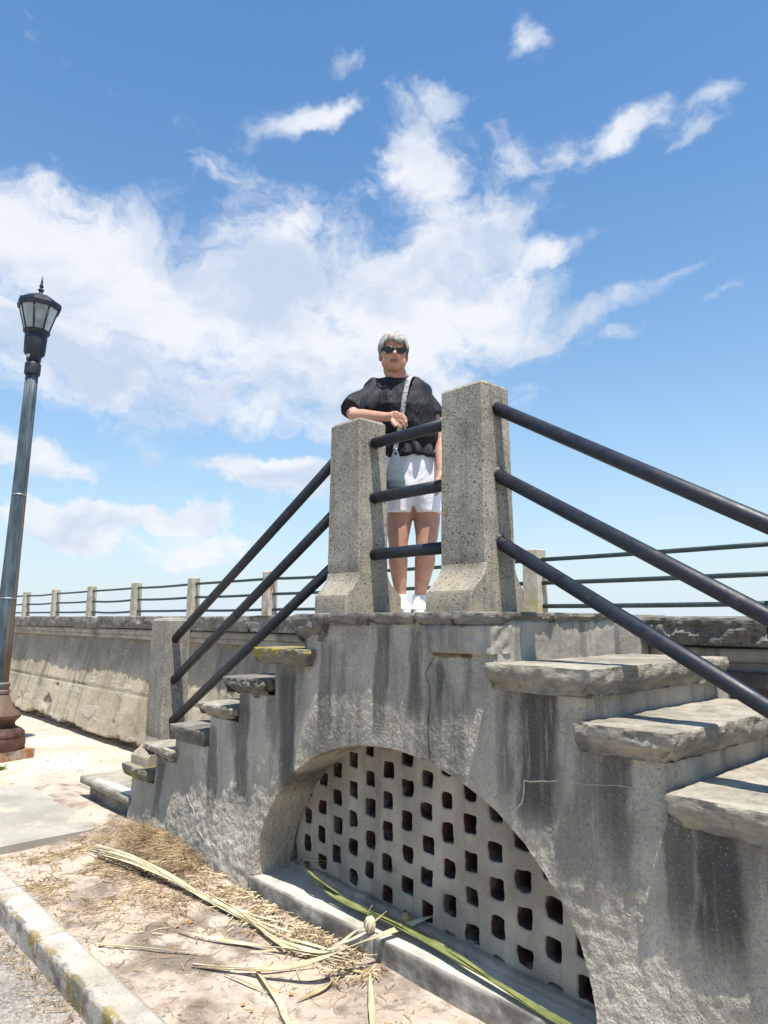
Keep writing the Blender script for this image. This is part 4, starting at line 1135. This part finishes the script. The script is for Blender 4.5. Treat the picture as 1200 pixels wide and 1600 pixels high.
g_ = gl.build('sunglasses', M['sunglass_frame'], person); l_ = ln.build('lens', M['sunglass_lens'], g_, smooth=False); l_.location = (0, 0, 0)
# l_ was built in world space below a child of person: bring into its parent's space
l_.data.transform(Matrix.Translation(-person.location)); 
# hair: a cap and combed locks
hair = [hs_(0, .026, .036, (.082, .096, .094), 30, 20), hs_(0, .060, -.01, (.068, .062, .075), 24, 16), hs_(-.069, .016, .018, (.014, .035, .042)), hs_(.069, .016, .018, (.014, .035, .042)), hs_(0, -.035, .082, (.058, .040, .030))]
def cut(c, nrm): return c
hc = MB()
for V_, F_ in hair[:1]:
    keep = []
    for v in V_:
        q = HR.inverted() @ (Vector(v) - HC); keep.append(not (q.y < -.030 and q.z < .070) and q.z > -.070)
    F2 = [f for f in F_ if all(keep[i] for i in f)]; hc.add(V_, F2)
rh = random.Random(5)
for k_ in range(4200):
    # start on the crown, comb forwards to the fringe, sideways and back
    th = rh.uniform(0, 2 * math.pi); ph = rh.uniform(.0, 1.0) ** .7
    r0 = ph * .95
    ex = math.sin(th); ey = math.cos(th)
    front = ey < -.1
    lim = (1.10 + .07 * math.sin(th * 7) + .10 * ex + rh.uniform(-.05, .04)) if front and abs(ex) < .75 else (1.47 if abs(ex) > .55 and ey < .5 else 2.05)
    L_ = rh.uniform(.45, .8); a0 = min(r0 * lim, lim - L_ * .6)
    pts = []
    tw_ = rh.uniform(-.12, .12); jl_ = rh.uniform(0, .03)
    for q in np.linspace(0, 1, 5):
        a_ = a0 + L_ * q; th2 = th + tw_ * q
        dx_, dy_, dz_ = math.sin(a_) * math.sin(th2), math.sin(a_) * math.cos(th2), math.cos(a_)
        lift = 1.05 + .065 * math.sin(math.pi * min(1, q * .9)) + jl_
        pts.append(hp(dx_ * .080 * lift, .024 + dy_ * (.094 + .022 * max(0, -math.cos(th))) * lift, .032 + dz_ * .095 * lift))
    hc.add(*tube(pts, [.0011, .0017, .0017, .0013, .0005], 3))
hc.build('hair', M['grey_hair'], person)
# blouse: boxy top with wide elbow sleeves and a gathered peplum
def wrinkle(c, nn_):
    P = c * [1, 1, 1]
    f_ = fbm((P + P[:, [2, 0, 1]] * .6) * [1, 1, .5] + 3, 8, 2) * .010 + (1 - 2.6 * np.abs(fbm((P + P[:, [2, 0, 1]] * .8) * [1.4, 1.4, .5], 7, 2))) * .008
    return c + nn_ * f_[:, None]
bl = []
bl.append(loft([ring_at(624, 590, 4.0, .085, .060), ring_at(621, 595, 4.0, .135, .078), ring_at(623, 606, 4.0, .180, .105), ring_at(626, 640, 3.99, .195, .135), ring_at(634, 668, 4.0, .185, .135), ring_at(641, 690, 4.01, .168, .128), ring_at(644, 699, 4.02, .158, .122)]))
pep = []
n_ = 72
for (px_, py_r, hw_, hd_, am) in ((644, 697, .155, .12, .0), (645, 703, .163, .126, .008), (646, 711, .174, .134, .013), (646.5, 718.5, .184, .142, .017)):
    c = at(px_, py_r, 4.02); rg = []
    for k_ in range(n_):
        th = 2 * math.pi * k_ / n_; w_ = 1 + am / .15 * math.sin(th * 17 + 1.6 * math.sin(3 * th))
        rg.append(c + VR @ Vector((math.cos(th) * hw_ * w_, math.sin(th) * hd_ * w_, -.012 * math.sin(5 * th) * am / .02)))
    pep.append(rg)
bl.append(loft(pep))
def sleeve(A, B, r0, r1, n=26, flat=1.):
    P, fr = frames([A, A.lerp(B, .35), A.lerp(B, .7), B]); rings = []
    for (p, (T, a_, b_), r_) in zip(P, fr, (r0, r0 * .6 + r1 * .4, r0 * .25 + r1 * .8, r1)):
        rings.append([p + a_ * r_ * math.cos(2*math.pi*k_/n) + b_ * r_ * math.sin(2*math.pi*k_/n) for k_ in range(n)])
    return loft(rings)
bl.append(sleeve(at(590, 606, 3.99), at(548, 641, 3.82), .052, .068)); bl.append(sphere(at(585, 604, 3.99), (.060, .062, .050), 20, 14)); bl.append(sleeve(at(604, 612, 3.99), at(566, 642, 3.88), .070, .066))
bl.append(sleeve(at(657, 612, 4.01), at(680, 652, 3.99), .050, .066)); bl.append(sphere(at(661, 611, 4.02), (.054, .060, .045), 20, 14))
remesh('blouse', bl, M['black_cotton'], .0065, 3, post=wrinkle)
# waist tie seam
# shorts
sh_ = [loft([ring_at(645, 708, 4.02, .158, .118), ring_at(645, 740, 4.03, .178, .126), ring_at(645, 764, 4.03, .182, .126), ring_at(645, 770, 4.03, .172, .118)])]
for (xa, xb) in ((626, 622), (664.5, 669.5)):
    sh_.append(loft([ring_at(xa, 765, 4.03, .098, .118), ring_at(xa * .5 + xb * .5, 785, 4.03, .084, .112), ring_at(xb, 803, 4.03, .079, .105)]))
def wr2(c, nn_): return c + nn_ * (fbm(c * [1, 1, .8], 12, 3) * .006)[:, None]
remesh('shorts', sh_, M['white_cotton'], .0065, 2, post=wr2)
# shoes
for (ax, tx) in ((at(627, 938, 4.06), at(634, 950, 3.89)), (at(655, 938, 4.06), at(655, 950, 3.885))):
    ax = Vector((ax.x, ax.y, 0)); tx = Vector((tx.x, tx.y, 0)); dr = (tx - ax).normalized(); sd_ = Vector((-dr.y, dr.x, 0))
    heel = ax - dr * .055; rings = []
    for (s_, w_, h_, zb) in ((0, .018, .045, .004), (.02, .030, .072, 0), (.06, .034, .085, 0), (.11, .036, .078, 0), (.16, .041, .056, 0), (.205, .043, .044, 0), (.235, .034, .036, .002), (.252, .016, .024, .006)):
        c = heel + dr * s_; rg = []
        for k_ in range(18):
            th = 2 * math.pi * k_ / 18; y_ = math.cos(th) * w_; z_ = (math.sin(th) * .5 + .5)
            if z_ < .25: y_ *= 1.08
            rg.append(c + sd_ * y_ + Vector((0, 0, LND + .002 + zb + z_ ** .85 * h_)))
        rings.append(rg)
    o = remesh('shoe', [loft(rings), tube([ax + Vector((0, 0, LND + .05)), ax + Vector((0, 0, LND + .105))], [.040, .039], 18)], M['shoe_white'], .005, 2)
    so = []
    for z_ in (0, .014): so.append([heel + dr * (.126 + .132 * math.cos(2*math.pi*k_/24)) + sd_ * .045 * math.sin(2*math.pi*k_/24) * (1 + .1 * math.cos(2*math.pi*k_/24)) + Vector((0, 0, LND + .001 + z_)) for k_ in range(24)])
    V_, F_ = loft(so); q = mk('sole', np.array([tuple(v) for v in V_]) - np.array(person.location), F_, M['shoe_white'], o)
    for k_ in range(3):
        c = heel + dr * (.10 + .026 * k_); zz = LND + .090 - .012 * k_
        lc = MB().add(*tube([c - sd_ * .022 + Vector((0,0,zz-.008)), c + Vector((0,0,zz)), c + sd_ * .022 + Vector((0,0,zz-.008))], .003, 6)).build('lace', M['white_paint'], person); lc.parent = o
# ring
MB().add(*tube([hpnt(624.5, 651.0, 3.6235), hpnt(625.6, 651.4, 3.6205)], .0112, 12)).build('ring', M['gold'], person)
# ------------------------------------------------------------------ crossbody bag worn by her, hanging on its strap
bag = empty('crossbody_bag', at(618, 762, 3.86))
tag(bag, 'grey blue crossbody bag with patterned pale strap hanging from her shoulder', 'bag')
def ribbon(P, w_, th_, wdir):
    V = []; F = []
    P = [Vector(p) for p in P]
    for i, p in enumerate(P):
        T = (P[min(i+1, len(P)-1)] - P[max(i-1, 0)]).normalized(); s_ = (Vector(wdir) - T * T.dot(Vector(wdir))).normalized(); n_ = T.cross(s_)
        for (a_, b_) in ((-1, -1), (1, -1), (1, 1), (-1, 1)): V.append(p + s_ * a_ * w_ / 2 + n_ * b_ * th_ / 2)
    for i in range(len(P) - 1):
        for k_ in range(4): F.append((i*4+k_, i*4+(k_+1) % 4, (i+1)*4+(k_+1) % 4, (i+1)*4+k_))
    F += [(3, 2, 1, 0), tuple((len(P)-1)*4 + k_ for k_ in range(4))]
    return V, F
sp_ = [at(650, 592, 4.04), at(644, 588, 3.93), at(638, 595, 3.862), at(632, 622, 3.828), at(628, 650, 3.835), at(624, 672, 3.838), at(620, 692, 3.85), at(617, 704, 3.855)]
def smooth_path(P, k=4):
    out = []
    for i in range(len(P) - 1):
        p0, p1, p2, p3 = P[max(i-1, 0)], P[i], P[i+1], P[min(i+2, len(P)-1)]
        for q in range(k):
            t_ = q / k
            out.append(.5 * ((2*p1) + (p2-p0)*t_ + (2*p0-5*p1+4*p2-p3)*t_*t_ + (3*p1-p0-3*p2+p3)*t_**3))
    out.append(P[-1]); return out
MB().add(*ribbon(smooth_path(sp_), .026, .003, RIGHT)).build('strap', M['strap_cloth'], bag)
bg_r = [ring_at(618, 703, 3.86, .012, .010), ring_at(618, 715, 3.86, .026, .022), ring_at(617, 735, 3.86, .046, .036), ring_at(617, 752, 3.86, .058, .044), ring_at(618, 764, 3.86, .056, .040), ring_at(618, 767, 3.86, .045, .03)]
o = remesh('pouch', [loft(bg_r)], M['bag_fabric'], .006, 3, parent=bag)
MB().add(*tube([at(617, 701, 3.838), at(621, 703, 3.838)], .006, 8)).build('buckle', M['steel'], bag)
# ------------------------------------------------------------------ palm litter
def gz(x, y): return float(ground_z(np.array([x]), np.array([y]))[0])
def gp(px, py, z=.10):
    r = sight(px, py); k_ = (z - CAM_H) / r.z; return Vector((r.x * k_, r.y * k_, 0))
def blade(pts, w_, m, fold=.25, seed=0, n_sub=6, name=None, parent=None, taper=(.35, 1, .9, .1), lift=0.):
    """long folded palm strip: V section, tapered, draped along pts (x, y, z)"""
    P = smooth_path([Vector(p) for p in pts], n_sub); rr_ = random.Random(seed); V = []; F = []
    L_ = len(P)
    for i, p in enumerate(P):
        T = (P[min(i+1, L_-1)] - P[max(i-1, 0)]).normalized(); s_ = T.cross(Vector((0, 0, 1))).normalized()
        s_ = (Matrix.Rotation(.5 * math.sin(seed + i * .35), 3, T) @ s_); up = s_.cross(T).normalized()
        f_ = i / (L_ - 1) * (len(taper) - 1); a_ = int(min(f_, len(taper) - 2)); ww = (taper[a_] + (taper[a_+1] - taper[a_]) * (f_ - a_)) * w_ / 2
        V += [p - s_ * ww, p - up * ww * fold, p + s_ * ww, p + s_ * ww * .96 + up * .0025, p - up * (ww * fold - .0025), p - s_ * ww * .96 + up * .0025]
    for i in range(L_ - 1):
        for k_ in range(6): F.append((i*6+k_, i*6+(k_+1) % 6, (i+1)*6+(k_+1) % 6, (i+1)*6+k_))
    F += [tuple(range(6))[::-1], tuple((L_-1)*6 + k_ for k_ in range(6))]
    if name is None: return V, F
    o = MB().add(V, F).build(name, m, parent)
    return o
def gpts(lst, z0=.006):
    out = []
    for q in lst:
        p = gp(q[0], q[1]); h_ = q[2] if len(q) > 2 else 0
        # iterate once so the point really lies on the bed
        z_ = gz(p.x, p.y) if p.y < 2.16 else .10
        p = gp(q[0], q[1], z_ + z0 + h_); p.z = z_ + z0 + h_
        out.append(p)
    return out
# bundle of pale strips tied by their own stalk, lying along the wall
fr1 = empty('palm_frond', gpts([(330, 1390)])[0]); tag(fr1, 'pale dried palm frond split into long strips lying from the straw heap to the sill', 'palm frond')
rb = random.Random(11)
for k_ in range(7):
    o1 = rb.uniform(-9, 9); o2 = rb.uniform(-5, 5)
    pts = gpts([(142 + rb.uniform(-4, 14), 1326 + o1 * .9, .02), (205 + rb.uniform(-5, 5), 1342 + o1 * .8, .035), (262, 1368 + o2, .03), (305, 1392 + o2 * .8, .02), (345, 1412 + o2, .015), (395 + rb.uniform(-10, 15), 1435 + o2 * 2, .012), (440 + rb.uniform(-30, 40), 1456 + o2 * 3, .006)])
    blade(pts, .020, M['dry_palm'], seed=k_, name='strip', parent=fr1)
for k_, (a_, b_) in enumerate(((0, 0), (3, 8), (-4, 14))):
    pts = gpts([(330, 1402 + a_, .02), (380, 1432 + a_, .015), (440, 1462 + b_, .02), (500, 1480 + b_, .015), (548, 1496 + b_ * .6, .01)])
    blade(pts, .018, M['dry_palm'], seed=k_ + 20, name='strip', parent=fr1)
# long crossing strips that end on the sill
def single(name, pts, w_, m, label, seed=0, **k):
    P = pts; e = empty(name, P[len(P)//2]); blade(P, w_, M[m], seed=seed, name='blade', parent=e, **k)
    tag(e, label, 'palm strip', 'palm strips scattered on the bed'); return e
SZ = .205
def sillp(px, py, h_=.0):
    z_ = SZ + h_; p = gp(px, py, z_); p.z = z_; return p
single('palm_strip', [*gpts([(300, 1506, .01), (372, 1512, .02), (440, 1512, .045), (500, 1498, .09)]), sillp(560, 1474, .02), sillp(620, 1452, .03), sillp(668, 1434, .045), sillp(708, 1424, .07)], .030, 'dry_palm', 'long pale palm strip crossing the ledge beside the woven palm rose', 3, taper=(.3, .8, 1, .9, .15))
single('palm_strip', [*gpts([(278, 1455, .004), (330, 1466, .012), (392, 1476, .008), (450, 1482, .02), (510, 1486, .03)]), sillp(556, 1455, .0), sillp(574, 1447, .02)], .022, 'dry_palm', 'olive dry palm strip running from the bed up to the ledge', 5)
single('palm_strip', gpts([(148, 1475, .004), (220, 1480, .008), (290, 1488, .004), (332, 1491, .004)]), .010, 'dry_palm', 'very thin straight palm strip alone in the middle of the bed', 8)
single('palm_strip', gpts([(400, 1514, .012), (415, 1535, .015), (436, 1562, .01), (446, 1590, .01), (462, 1625, .01)]), .030, 'dry_palm', 'bent palm strip pointing at the bottom edge of the photo', 9)
single('palm_strip', gpts([(578, 1520, .02), (579, 1548, .02), (581, 1580, .012), (583, 1615, .008)]), .026, 'dry_palm', 'short upright looking palm strip below the ledge joint', 12, taper=(.15, .8, 1, .9))
single('palm_strip', gpts([(465, 1563, .004), (498, 1548, .01), (516, 1536, .012), (522, 1520, .008)]), .018, 'brown_palm', 'small curled palm strip left of the upright one', 13)
single('palm_strip', gpts([(300, 1508, .004), (345, 1514, .008), (400, 1516, .01), (460, 1512, .008), (508, 1505, .008)]), .014, 'brown_palm', 'brown flattened palm strip under the long pale one', 15)
single('palm_strip', gpts([(350, 1522, .004), (385, 1535, .01), (420, 1552, .004)]), .010, 'brown_palm', 'small brown twig like strip on the dark soil patch', 16)
single('palm_strip', gpts([(520, 1508, .006), (550, 1516, .006), (574, 1520, .008)]), .012, 'brown_palm', 'short brown strip at the foot of the ledge joint', 17)
# green frond lying inside the recess and over the ledge
gf = empty('palm_frond', sillp(640, 1470)); tag(gf, 'long green palm frond lying along the sill of the arched recess', 'palm frond')
for k_, (o_, w_) in enumerate(((0, .034), (5, .024), (-5, .022))):
    pts = [sillp(492 - abs(o_), 1374 + o_ * .4, .055), sillp(520, 1396 + o_ * .8, .04), sillp(560, 1418 + o_ * .8, .035), sillp(612, 1440 + o_ * .6, .04), sillp(668, 1468 + o_ * .5, .035), sillp(735, 1510 + o_ * .4, .03), sillp(800, 1552 + o_ * .3, .022), sillp(860, 1588 + o_ * .3, .015), sillp(925, 1625 + o_ * .3, .012)]
    blade(pts, w_, M['green_palm'], seed=k_ + 30, name='leaflet', parent=gf, taper=(.08, .6, 1, 1, 1, .9, .8))
for k_ in range(6):
    pts = [sillp(560 - k_ * 6, 1416 - k_ * 4, .035), sillp(525 - k_ * 7, 1394 - k_ * 5, .045 + .01 * k_), sillp(496 - k_ * 5, 1376 - k_ * 7, .06 + .02 * (k_ % 3)), sillp(484 + 6 * k_, 1362 - k_ * 3, .075)]
    blade(pts, .010, M['green_palm'], seed=k_ + 40, name='leaflet', parent=gf)
# woven palm roses
def rose(c, r_, m, label, stem, h=1.):
    e = empty('palm_rose', c); tag(e, label, 'palm rose', 'woven palm roses on the ledge')
    mb = MB()
    for ring in range(4):
        for k_ in range(7 - ring):
            a_ = 2 * math.pi * k_ / (7 - ring) + ring * .6; rr = r_ * (.95 - .2 * ring)
            P = [c + Vector((math.cos(a_ + q) * rr * (.55 + .45 * math.sin(math.pi * tt)), math.sin(a_ + q) * rr * (.55 + .45 * math.sin(math.pi * tt)), r_ * h * (-.9 + 1.9 * tt + .10 * ring))) for q, tt in ((0, 0), (.12, .25), (.25, .5), (.4, .75), (.6, 1.))]
            V, F = ribbon(P, r_ * .5, .0025, Vector((-math.sin(a_), math.cos(a_), .2))); mb.add(V, F)
    mb.build('petal', M[m], e)
    mb = MB().add(*sphere(c, (r_ * .62, r_ * .62, r_ * .8), 12, 8)); mb.build('core', M['brown_palm'], e)
    if stem:
        for i, P in enumerate(stem): blade(P, .012, M['dry_palm'], seed=60 + i, name='stem', parent=e)
rc = sillp(578, 1446, .03)
rose(rc, .026, 'dry_palm', 'yellow woven palm rose sitting on the outer edge of the ledge', [[rc - Vector((0, 0, .02)), *reversed(gpts([(505, 1485, .03), (545, 1470, .09)]))], [rc, rc + Vector((-.01, 0, .04)), rc + Vector((.015, 0, .085))], [rc, rc + Vector((.03, .02, .03)), rc + Vector((.075, .03, .07))]], 1.15)
rose(sillp(634, 1437, .03), .020, 'brown_palm', 'smaller brownish palm rose behind the green frond in the recess', None, 1.1)
# straw: heap in the corner, drift along the wall, scatter over the bed
def straw(name, n_, sampler, m, ln_, wd, hgt, seed, label):
    rr_ = np.random.default_rng(seed); V = []; F = []
    for k_ in range(n_):
        x_, y_, hz = sampler(rr_); L_ = rr_.uniform(*ln_); a_ = rr_.uniform(0, 2 * math.pi); c_ = rr_.uniform(-1.8, 1.8); w_ = rr_.uniform(*wd)
        z_ = gz(x_, y_) + .003 + rr_.uniform(0, 1) ** 1.5 * hgt * hz; tz = rr_.uniform(-.25, .35) * min(1, hgt * hz * 25)
        p = np.array([x_, y_, z_]); b0 = len(V); S_ = 3
        for i in range(S_ + 1):
            aa = a_ + c_ * i / S_; d_ = np.array([math.cos(aa), math.sin(aa), 0]); s_ = np.array([-math.sin(aa), math.cos(aa), 0]); ww = w_ * (1 - .5 * i / S_)
            q = p.copy()
            V.append(q - s_ * ww); V.append(q + s_ * ww); V.append(q + np.array([0, 0, ww * 1.4]))
            p = p + d_ * L_ / S_ + np.array([0, 0, tz * L_ / S_])
        for i in range(S_):
            for j in range(3): F.append((b0+i*3+j, b0+i*3+(j+1) % 3, b0+(i+1)*3+(j+1) % 3, b0+(i+1)*3+j))
    o = mk(name, V, F, M[m], None, False); tag(o, label, 'straw', kind='stuff'); return o
def s_heap(r_):
    while True:
        x_ = r_.normal(-4.32, .30); y_ = r_.normal(2.08, .085)
        if y_ < 2.17 and -5.15 < x_ < -3.2: return x_, y_, math.exp(-((x_ + 4.35) / .5) ** 2 - ((y_ - 2.1) / .12) ** 2) + .1
def s_drift(r_):
    while True:
        x_ = r_.uniform(-4.6, -2.35); y_ = 2.155 - abs(r_.normal(0, .085)) - .01
        if fbm([[x_, y_, .3]], 9, 3)[0] + r_.uniform(-.25, .25) > -.02: return x_, y_, .5
def s_left(r_):
    
    while True:
        x_, y_ = r_.normal(-4.3, .45), r_.normal(1.68, .2)
        if -5 < x_ < -2.9 and 1.31 < y_ < 2.1 and fbm([[x_, y_, .7]], 5, 3)[0] + r_.uniform(-.3, .3) > .05: return x_, y_, .25
def s_all(r_): return r_.uniform(-5.0, -1.7), r_.uniform(1.3, 2.12), .1
straw('straw_heap', 2300, s_heap, 'straw', (.03, .18), (.0006, .0024), .045, 1, 'heap of brown pine straw in the corner at the stair foot')
straw('straw_drift', 750, s_drift, 'straw_pale', (.02, .12), (.001, .0048), .030, 2, 'pale shredded palm drift along the wall foot')
straw('straw_drift', 800, s_drift, 'straw', (.02, .10), (.001, .0036), .03, 12, 'brown shredded palm drift along the wall foot')
straw('straw_scatter', 1500, s_left, 'straw', (.03, .09), (.001, .003), .02, 3, 'brown straw scattered on the bed by the kerb')
straw('straw_scatter', 500, s_left, 'straw_pale', (.03, .09), (.001, .003), .02, 5, 'pale straw scattered on the bed by the kerb')
straw('straw_scatter', 700, s_all, 'straw', (.015, .07), (.0007, .0018), .006, 4, 'thin straw scattered over the whole bed')
def s_road(r_): return r_.uniform(-4.3, -2.2), 1.165 - abs(r_.normal(0, .05)) - .012, .1
_gz = gz
def gz(x, y): return _gz(x, y) if y > 1.2 else .012
straw('straw_scatter', 260, s_road, 'straw', (.02, .08), (.001, .0025), .012, 6, 'dry straw collected along the kerb in the road')
gz = _gz
# pebbles and bits of mortar
def bits(name, n_, xr, yr, zf, m, sz, seed, label):
    r_ = np.random.default_rng(seed); mb = MB()
    for k_ in range(n_):
        x_, y_ = r_.uniform(*xr), r_.uniform(*yr); s_ = r_.uniform(*sz) * r_.uniform(.5, 1) ** 2
        V, F = sphere((0, 0, 0), (s_ * r_.uniform(.7, 1.2), s_ * r_.uniform(.6, 1.1), s_ * r_.uniform(.35, .7)), 6, 4)
        j = r_.uniform(.75, 1.2, len(V)); a_ = r_.uniform(0, 6)
        mb.add([(x_ + (v.x*math.cos(a_) - v.y*math.sin(a_)) * q, y_ + (v.x*math.sin(a_) + v.y*math.cos(a_)) * q, zf(x_, y_) + s_ * .2 + v.z * q) for v, q in zip(V, j)], F)
    o = mb.build(name, M[m], None, False); tag(o, label, 'gravel', kind='stuff'); return o
bits('pebbles', 700, (-5.0, -1.6), (1.31, 2.15), gz, 'pebble', (.003, .011), 1, 'small pebbles and grit in the sandy bed')
bits('pebbles', 300, (-9.5, -5.9), (1.9, 3.2), lambda x, y: .128, 'pebble', (.004, .014), 2, 'small pebbles on the sand path')
bits('pebbles', 220, (-4.2, -2.0), (.75, 1.15), lambda x, y: .006, 'pebble', (.002, .007), 3, 'grit on the road beside the kerb')
def leafbits(n_, seed):
    r_ = np.random.default_rng(seed); V = []; F = []
    for k_ in range(n_):
        x_, y_ = r_.uniform(-4.9, -1.8), r_.uniform(1.32, 2.14); a_ = r_.uniform(0, 6.28); L_ = r_.uniform(.012, .03); w_ = L_ * r_.uniform(.3, .55); z_ = _gz(x_, y_) + .006; b = len(V)
        for (q, s_, h_) in ((-1, 0, .003), (-.3, .9, .0), (.5, .7, .004), (1, 0, .009), (.5, -.7, .004), (-.3, -.9, .001)):
            V.append((x_ + q * L_ / 2 * math.cos(a_) - s_ * w_ * math.sin(a_), y_ + q * L_ / 2 * math.sin(a_) + s_ * w_ * math.cos(a_), z_ + h_))
        F.append(tuple(b + i for i in range(6)))
    o = mk('leaf_bits', V, F, M['orange_leaf'], None, False); tag(o, 'tiny orange brown leaf bits scattered over the bed', 'leaves', kind='stuff')
leafbits(26, 9)
# a few weeds at the lamp foot
wd_ = empty('weed', (-7.6, 2.02, .125)); tag(wd_, 'tiny green weed growing beside the lamp plinth', 'weed')
rw = random.Random(3); mb = MB()
for k_ in range(22):
    a_ = rw.uniform(0, 6.28); L_ = rw.uniform(.03, .07); b0 = Vector((-7.6, 2.02, .125)) + Vector((rw.uniform(-.05, .05), rw.uniform(-.03, .03), 0)); d_ = Vector((math.cos(a_), math.sin(a_), .8))
    mb.add(*ribbon([b0, b0 + d_ * L_ * .5, b0 + d_ * L_ + Vector((0, 0, -.012))], .012, .001, Vector((-math.sin(a_), math.cos(a_), 0))))
mat('weed_green', lambda t, b: {'Base Color': (.10, .22, .03, 1)}, .6, .3)
mb.build('leaf', M['weed_green'], wd_)
